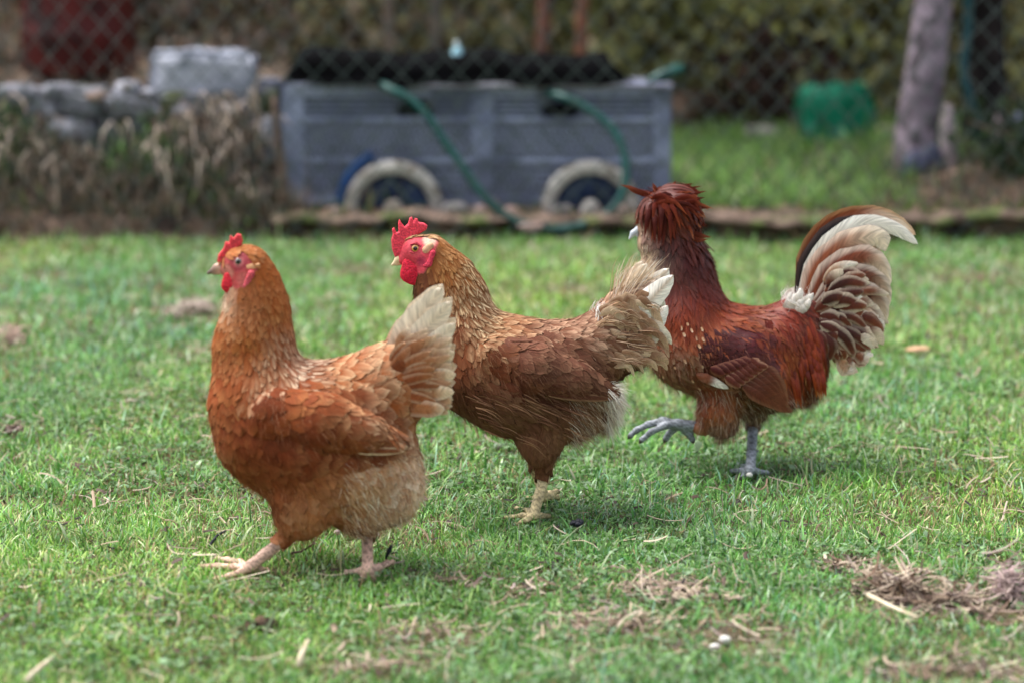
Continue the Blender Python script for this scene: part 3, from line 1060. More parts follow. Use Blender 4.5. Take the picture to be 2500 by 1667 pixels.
    for i, (a, r) in enumerate(cov):
        an = -56 + 76 * a + gt.normal(0, 4)
        st = 34 + (92 - 46 * max(0, .35 - a) / .35) * r
        L = (72 + 34 * gt.random()) * (1 - .35 * max(0, .3 - a) / .3)
        u0, v0 = 930 + st * math.cos(R(an)), 925 + 30 * (a - .4) + st * math.sin(R(an))
        L = min(L, (1106 - u0) / max(math.cos(R(an)), .2))
        u2, v2 = u0 + L * math.cos(R(an)), v0 + L * math.sin(R(an))
        for sg in (1, -1):
            o = (70 - 26 * r + 2 * gt.random() - 12 * abs(a - .6)) * sg
            k = min(1.0, max(0.0, r * 1.25 - .15))
            mixc = lambda a_, b_: '#%02x%02x%02x' % tuple(int(int(a_[q:q + 2], 16) * (1 - k) + int(b_[q:q + 2], 16) * k) for q in (1, 3, 5))
            b.quill(pt, [(u0, v0, o), ((u0 + u2) / 2, (v0 + v2) / 2 - 3, o * 1.06), (u2, v2, o * .94)], 20 + 12 * gt.random(), mixc(['#a8623a', '#b06c42', '#9c5832'][i % 3], '#c08a5e'), mixc(['#b87a4c', '#c08860', '#b0724a'][i % 3], '#e6d2b4'), '#e4cca8', tipat=.72, blend=.5, edgew=gt.uniform(0, .35), roll=4 * sg, jitter=20 + i, cup=.08 * sg, nseg=9)
    pt.build('tail', M_FEATHER, b.root)
    # head parts
    b.outline('comb', [(530, 640), (533, 622), (546, 606), (552, 588), (560, 592), (563, 573), (572, 580), (580, 569), (590, 571), (594, 584), (592, 596), (583, 604), (572, 618), (560, 634), (545, 644)], 12, '#dc444c', M_RED, lean=.15)
    b.blob('beak', [((556, 650), (530, 655), 16, 11, 11, 8), ((530, 655), (508, 667), 10.5, 3.5, 8, 3), ((552, 664), (522, 668), 6, 3, 8, 4)], '#c49a84', M_HORN, tipcol='#6d5a50', k=.002, h=.0007)
    b.eye(586, 634, 9, 23, '#6e665e', '#a86058')
    for sg in (1, -1):
        b.blob('wattle', [((562, 674, 20 * sg), (567, 690, 24 * sg), 12, 19, 6, 6), ((567, 690, 24 * sg), (584, 686, 24 * sg), 18, 12, 5, 5)], '#c4202e', M_RED)
        w = b.sw(610, 676)
        b.blob('ear_lobe', [((618, 662, w * sg), (606, 692, (w - 2) * sg), 9, 8, 6, 6)], '#c8525a', M_RED)
        w = b.sw(620, 645)
        b.blob('ear_tuft', [((612, 650, (w - 3) * sg), (634, 642, (w - 3) * sg), 13, 5, 6, 5)], '#c89468', M_BODY)
    return b


# ------------------------------------------------------------------ hen two: brown hen, in focus
def build_middle_hen():
    b = Bird('hen', 'darker brown hen in the middle, standing with tall red comb and fluffy curled tail', 'hen', (1310, 1256))
    b.kb = np.array((.47, .42, .43))
    b.legcol = lin('#cdb88a')
    b.chain([(986, 633, 19, 14), (1012, 610, 33, 25), (1046, 612, 35, 29)], k=.007)
    b.chain([(1054, 622, 38, 31), (1082, 672, 62, 44), (1102, 730, 82, 60), (1120, 800, 100, 85)], k=.02)
    b.chain([(1125, 845, 104, 105), (1165, 885, 122, 128), (1255, 922, 138, 148), (1365, 940, 134, 128)], k=.025)
    b.chain([(1250, 858, 72, 100), (1380, 856, 66, 80), (1470, 850, 72, 58), (1540, 852, 52, 44)], k=.022)
    b.chain([(1480, 820, 66, 50), (1535, 765, 56, 36), (1570, 720, 40, 24)], k=.02)
    b.chain([(1400, 990, 85, 95), (1440, 990, 66, 75)], k=.02)
    b.chain([(1330, 1005, 85, 64, 58), (1318, 1062, 56, 46, 62), (1320, 1094, 36, 32, 52)], k=.014)
    b.chain([(1330, 1010, 80, 60, -58), (1318, 1062, 50, 44, -55), (1312, 1092, 32, 30, -45)], k=.014)
    b.chain([(1215, 865, 68, 48, 106), (1310, 882, 68, 50, 126), (1400, 906, 52, 42, 120), (1490, 940, 15, 16, 100)], k=.003, mirror=True)
    a = G(1303, 1256, .016)
    b.limb([(b.p(1325, 1105, 50), 20), (b.p(1327, 1158, 46), 14.5), ((b.p(1327, 1158, 46) + a) / 2, 12.5), (a, 13.5)])
    foot(b, a, [[G(1275, 1258, .011), G(1235, 1262, .005)], [G(1285, 1268, .011), G(1258, 1280, .005)], [G(1290, 1246, .011), G(1262, 1240, .006)], [G(1322, 1258, .01), G(1340, 1258, .005)]], r0=8, r1=5)
    a2 = G(1330, 1212, .018)
    b.limb([(b.p(1312, 1125, -45), 18), (b.p(1308, 1160, -40), 12.5), (a2, 12)])
    foot(b, a2, [[G(1312, 1214, .011), G(1290, 1214, .005)], [G(1345, 1212, .014), G(1362, 1212, .008)], [G(1340, 1204, .018), G(1360, 1198, .02)], [G(1322, 1222, .01), G(1310, 1232, .004)]], r0=8, r1=5)
    b.guide(1030, 580, 12, 16, 7, '#c99c6e', '#e0c19a', .3)
    b.guide(1085, 592, 40, 24, 8, '#b4723c', '#d9a970', .3, .3)
    b.guide(1075, 640, 62, 28, 8, '#a9642c', '#d8a563', .3, .25)
    b.guide(1045, 670, 90, 30, 10, '#7d4a2e', '#a06a40', .3)
    b.guide(1035, 720, 92, 36, 14, '#6d3f2a', '#95603f', .3)
    b.guide(1130, 650, 52, 32, 8, '#a0612c', '#ecd0a0', .2, .55)
    b.guide(1110, 700, 70, 38, 9, '#9c5c2a', '#ecd0a0', .2, .5)
    b.guide(1165, 700, 55, 40, 9, '#a2602c', '#f0dab0', .2, .85)
    b.guide(1150, 750, 72, 42, 10, '#945428', '#eed4a6', .25, .6)
    b.guide(1095, 760, 84, 44, 13, '#8d5230', '#c9a070', .3, .3)
    b.guide(1190, 745, 48, 36, 10, '#9a5c2c', '#ecd0a2', .3, .5)
    b.guide(1090, 830, 80, 42, 24, '#9a5330', '#bb7a4a', .3)
    b.guide(1060, 900, 72, 42, 24, '#7d4a32', '#a87652', .3)
    b.guide(1120, 930, 50, 44, 24, '#7b4a34', '#a67856', .4, 0, .1)
    b.guide(1140, 1000, 34, 44, 24, '#94654a', '#906448', .3)  # belly bases here and below lightened in place of missing light underneath
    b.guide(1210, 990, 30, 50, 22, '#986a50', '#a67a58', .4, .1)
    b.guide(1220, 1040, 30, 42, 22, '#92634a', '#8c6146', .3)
    b.guide(1230, 775, 22, 44, 18, '#9a6440', '#d0a27a', .5, 0, .3)
    b.guide(1300, 785, 14, 46, 18, '#8d5a40', '#cfa584', .5, 0, .3)
    b.guide(1390, 790, 6, 46, 16, '#8a583e', '#d6b090', .4, .2, .2)
    b.guide(1450, 800, -10, 48, 16, '#94644a', '#d6b292', .5, .2)
    b.guide(1450, 870, 24, 54, 18, '#8a573c', '#b98e6a', .5, .2)
    b.guide(1510, 850, 18, 54, 18, '#92623f', '#c8a27e', .5, .2)
    b.guide(1500, 760, -55, 54, 16, '#a87c5c', '#e0c8aa', .5, .3, 0, .25)
    b.guide(1560, 760, -42, 52, 16, '#b08868', '#e8d6c0', .5, .3, 0, .25)
    b.guide(1530, 890, 55, 46, 18, '#7f4f36', '#ab8060', .5, .1, 0, .2)
    b.guide(1570, 860, 50, 44, 18, '#8a5a3e', '#d8bc9c', .6, .1, 0, .2)
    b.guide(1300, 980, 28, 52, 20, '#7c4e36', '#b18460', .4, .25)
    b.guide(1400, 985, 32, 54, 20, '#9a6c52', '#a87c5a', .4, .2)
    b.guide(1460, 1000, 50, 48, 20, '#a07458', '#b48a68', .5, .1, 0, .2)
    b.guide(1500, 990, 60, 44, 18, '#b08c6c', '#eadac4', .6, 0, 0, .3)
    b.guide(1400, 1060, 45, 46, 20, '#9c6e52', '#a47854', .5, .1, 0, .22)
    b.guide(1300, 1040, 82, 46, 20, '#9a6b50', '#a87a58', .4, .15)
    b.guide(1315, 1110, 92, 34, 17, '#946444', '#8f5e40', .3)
    b.facepoly = [([(960, 650), (958, 625), (972, 610), (984, 594), (1000, 580), (1026, 576), (1056, 580), (1072, 586), (1066, 600), (1060, 618), (1052, 640), (1034, 662), (1006, 668), (984, 656)], '#c8404c')]
    b.face = [(1050, 583, 17, '#d8ac94'), (1015, 604, 19, '#d0505a'), (1015, 604, 12, '#b83844'), (1030, 634, 12, '#a83048')]
    b.body()
    wing = [(1195, 830), (1235, 808), (1310, 808), (1390, 822), (1450, 860), (1500, 935), (1498, 957), (1410, 957), (1325, 952), (1271, 930), (1223, 905), (1192, 870)]
    inw = lambda U, V, X, n: (poly_sd(U, V, wing) < 0) & (np.abs(n[:, 1]) > .25)
    pl = Plume()
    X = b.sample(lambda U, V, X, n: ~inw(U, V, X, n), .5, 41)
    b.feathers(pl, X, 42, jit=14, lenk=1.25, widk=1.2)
    X = b.sample(lambda U, V, X, n: (V > 690), .17, 43)
    b.strands(pl, X, 44, 28, .9, .15, None)
    X = b.sample(lambda U, V, X, n: (U > 1380) & (V > 940), .14, 45)
    b.strands(pl, X, 46, 34, 1.0, .42, ('#c4a284', '#e8dac6', '#9c7252', '#d8c0a6'))
    X = b.sample(lambda U, V, X, n: (U > 1470) & (V > 920) & (V < 1060), .09, 48)
    b.strands(pl, X, 49, 40, 1.1, .5, ('#efe6d8', '#e8dac6'))
    # curved flank plumes over the thigh
    g = np.random.default_rng(50)
    for i in range(40):
        u = g.uniform(1180, 1430); v = 965 + (u - 1180) * .06 + g.normal(0, 30)
        sg = 1
        w = 150 - abs(u - 1290) * .12
        b.wisps(pl, [(u - 30, v - 18, w - 6), (u, v - 8, w + 4), (u + 26, v + 8, w + 3), (u + 40, v + 30, w - 8)], 6, 9, ('#a87e5e', '#986c50', '#b08864', '#8e6248'), 1.5, i + 900, 10)
    pl.build('plumage', M_FEATHER, b.root)
    wg = []
    keep_g = b.guides; b.guides = wg
    b.guide(1205, 850, 40, 40, 24, '#8d5030', '#b27a52', .3)
    b.guide(1240, 900, 34, 44, 26, '#7a4630', '#a06e4c', .3, 0, .1)
    b.guide(1250, 830, 22, 44, 24, '#85563f', '#b8896a', .4, 0, .2)
    b.guide(1310, 850, 18, 48, 24, '#7f4f3a', '#b48666', .4, .1, .2)
    b.guide(1320, 920, 12, 54, 24, '#744432', '#9b6a4c', .35, .1, .1)
    b.guide(1390, 860, 24, 54, 22, '#80503a', '#b68a68', .4, .15, .15)
    b.guide(1410, 930, 14, 60, 22, '#754736', '#9a6b4e', .35, .1, .1)
    b.guide(1470, 920, 34, 56, 20, '#7c4c36', '#b28a66', .45, .1, .2)
    b.guides = keep_g
    for sg in (1, -1):
        pw = Plume()
        X = b.sample(lambda U, V, X, n: inw(U, V, X, n) & (np.sign(b.Y0 - X[:, 1]) == sg), .46, 51 + sg, wg)
        b.feathers(pw, X, 53 + sg, wg, off0=.0016, jit=12, lenk=1.2, widk=1.2)
        for i in range(6):
            t = i / 5
            b.quill(pw, [(1320 + 16 * t, 880 + 52 * t, 160 * sg), (1410 + 6 * t, 894 + 46 * t, 150 * sg), (1500 - 4 * abs(i - 3), 926 + 24 * t, (106 + 3 * i) * sg)], 22, '#734631', '#8a5a42', '#b48c6a', tipat=.7, edgew=.5, cup=.15 * sg, jitter=i)
        X = b.sample(lambda U, V, X, n: inw(U, V, X, n) & (np.sign(b.Y0 - X[:, 1]) == sg), .3, 57 + sg, wg)
        b.strands(pw, X, 58, 24, .9, .15, None)
        pw.build('wing', M_FEATHER, b.root)
    # tail: soft brown plumes under cream tips
    pt = Plume()
    g = np.random.default_rng(60)
    b.quill(pt, [(1520, 800, 40), (1570, 740, 62), (1642, 664, 52)], 64, '#d8c2a8', '#ece2d2', '#efe8dc', .35, cen='#b89a7c', jitter=1)
    b.quill(pt, [(1520, 800, -18), (1570, 735, -24), (1636, 658, -22)], 62, '#d8c2a8', '#ece2d2', '#efe8dc', .35, cen='#b89a7c', jitter=2)
    b.quill(pt, [(1540, 830, 36), (1590, 790, 56), (1628, 738, 44)], 42, '#c4a283', '#ece2d2', '#efe8dc', .5, jitter=3)
    b.quill(pt, [(1550, 850, 40), (1590, 815, 54), (1616, 770, 44)], 34, '#b89272', '#e6d8c4', '#e8dccb', .5, jitter=4)
    b.quill(pt, [(1540, 830, -20), (1590, 790, -24), (1624, 735, -20)], 40, '#c4a283', '#ece2d2', '#efe8dc', .5, jitter=5)
    b.quill(pt, [(1500, 790, 10), (1530, 720, 16), (1580, 640, 12)], 52, '#b8946f', '#e2d0b6', '#eadfcd', .6, jitter=6)
    b.quill(pt, [(1500, 790, -10), (1530, 715, -16), (1570, 638, -12)], 48, '#b8946f', '#e2d0b6', '#eadfcd', .6, jitter=7)
    cr = ('#efe6d6', '#e4d2b8', '#d6bd9c', '#c9a884')
    br = ('#c09a7a', '#aa7e5e', '#d0ae8e', '#c6a282', '#9c7050')
    for i in range(26):     # cream wisps at the top
        t = i / 25
        sg = 1 if i % 2 else -1
        b.wisps(pt, [(1480 + 40 * t, 800, 14 * sg), (1498 + 50 * t, 720 - 10 * t, 24 * sg), (1516 + 86 * t + g.normal(0, 8), 655 + g.normal(0, 12) - 8 * t, 20 * sg), (1522 + 96 * t + g.normal(0, 14), 628 + g.normal(0, 10) + 10 * t * t, 18 * sg)], 9, 5, cr, 1.5, i, 6)
    for i in range(58):     # soft broad curled plumes
        u0, v0 = g.uniform(1450, 1565), g.uniform(735, 875)
        sg = 1 if i % 3 else -1
        dx = g.uniform(42, 78); up = g.uniform(4, 40) if v0 < 830 else g.uniform(-10, 14)
        c = [('#c09a78', '#d8bc9a'), ('#b08664', '#cbaa88'), ('#ccae8c', '#e6d6be'), ('#a67c5c', '#c4a07e')][g.integers(4)]
        o = (46 + g.uniform(0, 8)) * sg
        b.quill(pt, [(u0, v0, o), (u0 + dx * .4, v0 - up * .9, o + 12 * sg), (u0 + dx * .8, v0 - up * .3 + 6, o + 9 * sg), (u0 + dx, v0 + 20 + g.uniform(0, 18), o)], g.uniform(14, 24), *c, '#d8c0a0', tipat=g.uniform(.4, .8), edgew=g.uniform(0, .4), cup=.2 * sg, jitter=300 + i, nseg=9)
    for i in range(34):     # brown curls drooping over the cushion
        u0, v0 = g.uniform(1450, 1560), g.uniform(740, 870)
        sg = 1 if i % 3 else -1
        dx = g.uniform(40, 80); up = g.uniform(0, 34) if v0 < 830 else g.uniform(-10, 14)
        b.wisps(pt, [(u0, v0, 52 * sg), (u0 + dx * .4, v0 - up * .8, 64 * sg), (u0 + dx * .8, v0 - up * .3 + 6, 60 * sg), (u0 + dx, v0 + 22 + g.uniform(0, 18), 50 * sg)], 12, 4, br if v0 > 790 else br[:4] + cr[2:], 1.7, i + 100, 6)
    for i in range(26):     # ragged lower edge of the cushion
        u0 = g.uniform(1490, 1580)
        b.wisps(pt, [(u0 - 20, 830 + g.uniform(-20, 20), 44), (u0 - 4, 868, 50), (u0 + 8, 898 - (u0 - 1535) * .2 + g.uniform(-8, 14), 36)], 8, 4, br, 1.7, i + 300, 5)
    for i in range(16):     # white down at the root of the tail
        b.wisps(pt, [(1446 + g.uniform(0, 30), 776, g.uniform(-34, 44)), (1452 + g.uniform(0, 28), 752, g.uniform(-20, 52)), (1462 + g.uniform(0, 26), 736, g.uniform(-20, 40))], 10, 6, ('#f4f0ea', '#efe8de'), 1.5, i + 400, 7)
    pt.build('tail', M_FEATHER, b.root)
    b.outline('comb', [(964, 628), (957, 608), (955, 585), (959, 572), (957, 560), (962, 555), (968, 568), (973, 566), (972, 545), (975, 535), (981, 546), (988, 554), (996, 546), (1000, 532), (1006, 530), (1010, 541), (1013, 533), (1019, 534), (1022, 542), (1036, 545), (1044, 551), (1041, 561), (1030, 568), (1012, 578), (1000, 588), (986, 606), (978, 624)], 13, '#dc4252', M_RED, h=.0007)
    b.blob('beak', [((988, 630), (974, 634), 13, 10, 10, 8), ((974, 634), (958, 647), 9.5, 3, 7.5, 2.5), ((990, 641), (968, 646), 6, 3, 8, 4)], '#d6b488', M_HORN, k=.002, h=.0006, tipcol='#e0c8a0')
    b.eye(1015, 603, 10, 22, '#cf9a50', '#8a3438')
    for sg in (1, -1):
        b.blob('wattle', [((1000, 642, 13 * sg), (1008, 660, 17 * sg), 13, 25, 5, 6), ((1008, 660, 17 * sg), (1015, 666, 16 * sg), 26, 23, 6, 5)], '#cf1f38', M_RED)
        w = b.sw(1050, 630)
        b.blob('ear_lobe', [((1058, 612, w * sg), (1050, 640, w * sg), 7, 7, 6, 6), ((1050, 640, w * sg), (1038, 644, (w - 3) * sg), 6, 4, 4, 4)], '#cc3a50', M_RED)
        w = b.sw(1046, 602)
        b.blob('ear_tuft', [((1042, 606, w * sg), (1052, 596, w * sg), 10, 8, 6, 6)], '#cfa27e', M_BODY)
        w = b.sw(1015, 603)
        b.blob('eyelid', [((1004, 594, (w - 2) * sg), (1016, 590, (w - 1) * sg), 2.5, 2.5, 3, 3), ((1016, 590, (w - 1) * sg), (1029, 598, (w - 1) * sg), 2.5, 2.5, 3, 3), ((1003, 612, (w - 2) * sg), (1020, 617, (w - 2) * sg), 2, 2, 3, 3)], '#c04450', M_RED, h=.0006)
    return b


# ------------------------------------------------------------------ rooster
def build_rooster():
    b = Bird('rooster', 'crested chestnut rooster walking with one foot raised and a curved cream sickle tail', 'rooster', (1832, 1146))
    b.kb = np.array((.70, .50, .50))
    b.legcol = lin('#888c92')
    b.chain([(1585, 560, 24, 20), (1608, 545, 44, 36)], k=.012)
    b.chain([(1600, 520, 44, 50), (1640, 510, 56, 62), (1662, 550, 44, 55)], k=.02)
    b.chain([(1625, 560, 50, 42), (1636, 610, 61, 53), (1652, 670, 86, 70), (1668, 750, 104, 95)], k=.02)
    b.chain([(1580, 592, 20, 34), (1600, 606, 24, 38)], k=.014)
    b.chain([(1670, 790, 100, 105), (1690, 840, 108, 118), (1780, 872, 116, 124), (1880, 874, 102, 105)], k=.025)
    b.chain([(1800, 818, 62, 95), (1900, 816, 60, 80), (1955, 800, 70, 55), (1995, 770, 52, 36)], k=.025)
    b.chain([(1920, 870, 84, 80), (1970, 880, 50, 55)], k=.02)
    b.chain([(1830, 935, 90, 75), (1945, 925, 70, 60)], k=.025)
    b.chain([(1770, 940, 70, 55, 52), (1752, 995, 54, 44, 60), (1760, 1025, 34, 30, 58)], k=.014)
    b.chain([(1850, 950, 62, 50, -45), (1848, 1005, 36, 34, -40)], k=.014)
    b.chain([(1730, 835, 60, 40, 86), (1810, 855, 62, 40, 98), (1870, 900, 48, 32, 92), (1912, 960, 18, 16, 80)], k=.003, mirror=True)
    a = b.p(1652, 1021, 66)
    b.limb([(b.p(1755, 1025, 60), 24), (b.p(1708, 1030, 62), 15), (a, 13)])
    foot(b, a, [[b.p(1615, 1013, 66), b.p(1580, 1022, 64), b.p(1552, 1036, 62), b.p(1536, 1050, 62)], [b.p(1620, 1022, 78), b.p(1585, 1036, 84), b.p(1562, 1056, 84)],
                [b.p(1640, 1036, 56), b.p(1628, 1050, 52), b.p(1622, 1060, 52)], [b.p(1668, 1038, 60), b.p(1680, 1048, 60), b.p(1686, 1060, 60)]], r0=9, r1=5.5)
    a2 = G(1832, 1146, .018)
    b.limb([(b.p(1846, 1015, -40), 18), (b.p(1842, 1046, -36), 13.5), ((b.p(1842, 1046, -36) * .35 + a2 * .65), 12), (a2, 13)])
    b.limb([(b.p(1836, 1108, -20), 8), (b.p(1852, 1102, -10), 3)])
    foot(b, a2, [[G(1810, 1148, .012), G(1785, 1150, .005)], [G(1848, 1150, .012), G(1872, 1153, .006)], [G(1822, 1156, .01), G(1812, 1166, .004)], [G(1825, 1140, .012), G(1805, 1134, .006)]], r0=8, r1=5)
    b.guide(1640, 480, 20, 74, 13, '#6d3020', '#94502e', .4, 0, 0, .3, 1, .7)
    b.guide(1580, 490, 80, 50, 12, '#6a2e1e', '#8f4c2e', .4, 0, 0, .3, 1, .7)
    b.guide(1690, 540, 70, 74, 13, '#5f2a1c', '#85452a', .4, 0, 0, .3, 1, .7)
    b.guide(1610, 520, 45, 66, 13, '#6a2f20', '#8f4c30', .4, 0, 0, .3, 1, .7)
    b.guide(1640, 545, 60, 70, 13, '#572518', '#7c3f28', .4, 0, 0, .3, 1, .7)
    b.guide(1554, 516, 95, 22, 9, '#b08e72', '#ddc9b4', .4)
    b.guide(1605, 575, 75, 30, 12, '#4c2118', '#6d3826', .3)
    b.guide(1570, 600, 95, 28, 12, '#c2a486', '#e0cdb6', .5)
    b.guide(1607, 602, 85, 26, 12, '#5b4c42', '#86756a', .4)
    b.guide(1565, 640, 98, 34, 14, '#c4a68a', '#d8c0a6', .4)
    b.guide(1670, 600, 76, 56, 11, '#571a12', '#7a3020', .3, .1, 0, .1, 1, .7)
    b.guide(1620, 660, 92, 60, 12, '#5e1d14', '#86381f', .3, .1, 0, .1, 1, .7)
    b.guide(1710, 660, 62, 66, 11, '#6a2415', '#97421f', .3, .15, 0, .1, 1, .8)
    b.guide(1660, 720, 84, 66, 12, '#8a3615', '#b5551f', .4, .15, 0, .1, 1, .8)
    b.guide(1760, 720, 46, 66, 12, '#93401b', '#c2662c', .4, .15, 0, .1, 1, .8)
    b.guide(1600, 740, 95, 60, 14, '#96441f', '#bb6a34', .4, .1, 0, .1, 1, .6)
    b.guide(1700, 770, 78, 60, 12, '#98441c', '#cc8450', .5, .15, 0, .1, 1, .7)
    b.guide(1600, 820, 80, 36, 20, '#8d5230', '#dcc0a0', .3, 0, .05)
    b.guide(1650, 850, 66, 36, 20, '#86492a', '#e0c4a6', .3, 0, .05)
    b.guide(1630, 910, 45, 38, 20, '#7a452a', '#b88660', .4)
    b.guide(1700, 930, 40, 40, 20, '#7c4022', '#a8683c', .4)
    b.guide(1730, 970, 80, 40, 20, '#a35c2c', '#c4844c', .4)
    b.guide(1745, 1010, 95, 38, 20, '#8e6246', '#d0b8a0', .6)
    b.guide(1830, 960, 40, 44, 22, '#604026', '#94704c', .5)
    b.guide(1900, 980, 22, 44, 20, '#7a5c40', '#bfa88a', .6, 0, 0, .2)
    b.guide(1850, 1020, 80, 34, 18, '#5c4034', '#7f6454', .3)
    b.guide(1820, 760, 28, 50, 15, '#7d3a1e', '#c07c48', .4)
    b.guide(1880, 755, 50, 60, 14, '#7c2e18', '#a8502a', .3, .1, 0, .12, 1, .6)
    b.guide(1940, 770, 62, 60, 14, '#6f2c1a', '#b8764c', .4, .1, 0, .12, 1, .6)
    b.guide(1990, 770, 55, 60, 16, '#512a1e', '#7d4c36', .4, 0, 0, .15, 1, .5)
    b.guide(1900, 840, 74, 72, 12, '#8e3a16', '#d08040', .5, .2, 0, .14, 1, .8)
    b.guide(1960, 850, 76, 76, 12, '#7a2e14', '#b86430', .5, .2, 0, .14, 1, .8)
    b.guide(1920, 920, 80, 76, 12, '#97421a', '#c8712e', .4, .2, 0, .14, 1, .8)
    b.guide(1985, 890, 80, 70, 12, '#5f2412', '#8e4a28', .4, .2, 0, .14, 1, .8)
    b.face = [(1572, 555, 16, '#8a3830')]
    b.bare = [(1566, 556, 13)]
    b.body()
    wing = [(1688, 800), (1760, 780), (1850, 795), (1872, 850), (1900, 910), (1926, 985), (1900, 990), (1840, 960), (1770, 930), (1710, 905), (1685, 860)]
    inw = lambda U, V, X, n: (poly_sd(U, V, wing) < 0) & (np.abs(n[:, 1]) > .25)
    pl = Plume()
    X = b.sample(lambda U, V, X, n: ~inw(U, V, X, n), .5, 71)
    b.feathers(pl, X, 72, jit=11, lenk=1.1, widk=1.1)
    X = b.sample(lambda U, V, X, n: (V > 620), .2, 73)
    b.strands(pl, X, 74, 26, .9, .13, None)
    X = b.sample(lambda U, V, X, n: (V > 920) & (U > 1690), .2, 75)
    b.strands(pl, X, 76, 28, 1.1, .35, ('#a88a6c', '#7a5638', '#c8b49c'))
    # pale flecks of the breast: small white-tipped feathers
    g = np.random.default_rng(77)
    X = b.sample(lambda U, V, X, n: (U > 1560) & (U < 1705) & (V > 770) & (V < 960), 1.15, 78)
    X = X[np.random.default_rng(5).random(len(X)) < .62]
    fk = [(*q[:4], 10, 5, *lin('#b48a66'), *lin('#dcc4a8'), .6, 0, 0, .5, 1, 0) for q in b.guides if q[1] > 780]
    b.feathers(pl, X, 79, fk, off0=.004)
    pl.build('plumage', M_GLOSSY, b.root)
    # hanging saddle feathers, longer than the coat
    pss = {1: Plume(), -1: Plume()}
    for i in range(150):
        u0 = g.uniform(1858, 1990); v0 = g.uniform(765, 880)
        sg = 1 if i % 4 else -1
        L = g.uniform(70, 120)
        w = 92 - (u0 - 1858) * .25 + (v0 - 765) * .16
        uu = u0 + L * .22
        vv = min(v0 + L, 985 - max(0, (u0 - 1930)) * .55)
        c = [('#a0451a', '#d07a34'), ('#8c3414', '#b85a26'), ('#742610', '#a04c24'), ('#963c18', '#e0a068')][g.integers(4)]
        b.quill(pss[sg], [(u0, v0, (w - 8) * sg), ((u0 + uu) / 2 + 4, (v0 + vv) / 2, (w + 6) * sg), (uu, vv, (w - 4) * sg)], 11, *c, None, .85, 'point', jitter=i, nseg=7, blend=.2)
    for sg in (1, -1):
        pss[sg].build('saddle_hackle', M_GLOSSY, b.root)
    wg = []
    keep_g = b.guides; b.guides = wg
    b.guide(1720, 820, 30, 42, 22, '#4e1512', '#6a2018', .2)
    b.guide(1800, 810, 24, 44, 22, '#52161a', '#702620', .2)
    b.guide(1760, 850, 26, 44, 22, '#4a1411', '#672018', .2)
    b.guide(1840, 830, 40, 42, 22, '#5a2420', '#86503c', .3)
    b.guide(1740, 890, 18, 44, 24, '#62301f', '#c8906a', .5, 0, .3)
    b.guide(1810, 885, 12, 44, 24, '#643022', '#d0a07c', .5, 0, .35)
    b.guide(1790, 915, 16, 46, 24, '#6a3826', '#b07c58', .4, 0, .2)
    b.guide(1880, 920, 55, 54, 24, '#824a32', '#946048', .2)
    b.guides = keep_g
    for sg in (1, -1):
        pw = Plume()
        X = b.sample(lambda U, V, X, n: inw(U, V, X, n) & (np.sign(b.Y0 - X[:, 1]) == sg), .46, 81 + sg, wg)
        b.feathers(pw, X, 83 + sg, wg, off0=.0016)
        for i in range(6):      # folded secondaries: the brown triangle
            t = i / 5
            b.quill(pw, [(1800 + 48 * t, 915 - 50 * t, (142 - 4 * t) * sg), (1850 + 30 * t, 945 - 40 * t, (138 - 2 * t) * sg), (1920 - 3 * i + 4, 985 - 14 * t, (104 + 2 * i) * sg)], 34, '#74402a', '#84503a', '#a87a5e', tipat=.6, edgew=.3, cup=.12 * sg, jitter=i)
        for i in range(7):      # pale-edged bar above them
            t = i / 6
            b.quill(pw, [(1758 + 62 * t, 893 - 44 * t, 146 * sg), (1778 + 58 * t, 905 - 40 * t, 150 * sg), (1795 + 66 * t, 918 - 50 * t, 149 * sg)], 26, '#67301f', '#7a4430', '#b88a6c', tipat=.7, edgew=.6, cup=.2 * sg, jitter=10 + i)
        for i in range(6):
            t = i / 5
            b.quill(pw, [(1722 + 70 * t, 872 - 22 * t, 143 * sg), (1742 + 70 * t, 880 - 22 * t, 147 * sg), (1758 + 72 * t, 888 - 26 * t, 147 * sg)], 24, '#561d18', '#6d3024', '#9a6248', tipat=.75, edgew=.45, cup=.2 * sg, jitter=30 + i)
        b.quill(pw, [(1690, 892, 124 * sg), (1722, 902, 132 * sg), (1768, 924, 130 * sg)], 22, '#8f5836', '#efe4d6', None, .62, blend=.15, cup=.2 * sg, jitter=50)
        pw.build('wing', M_GLOSSY, b.root)
    # tail sickles
    pt = Plume()
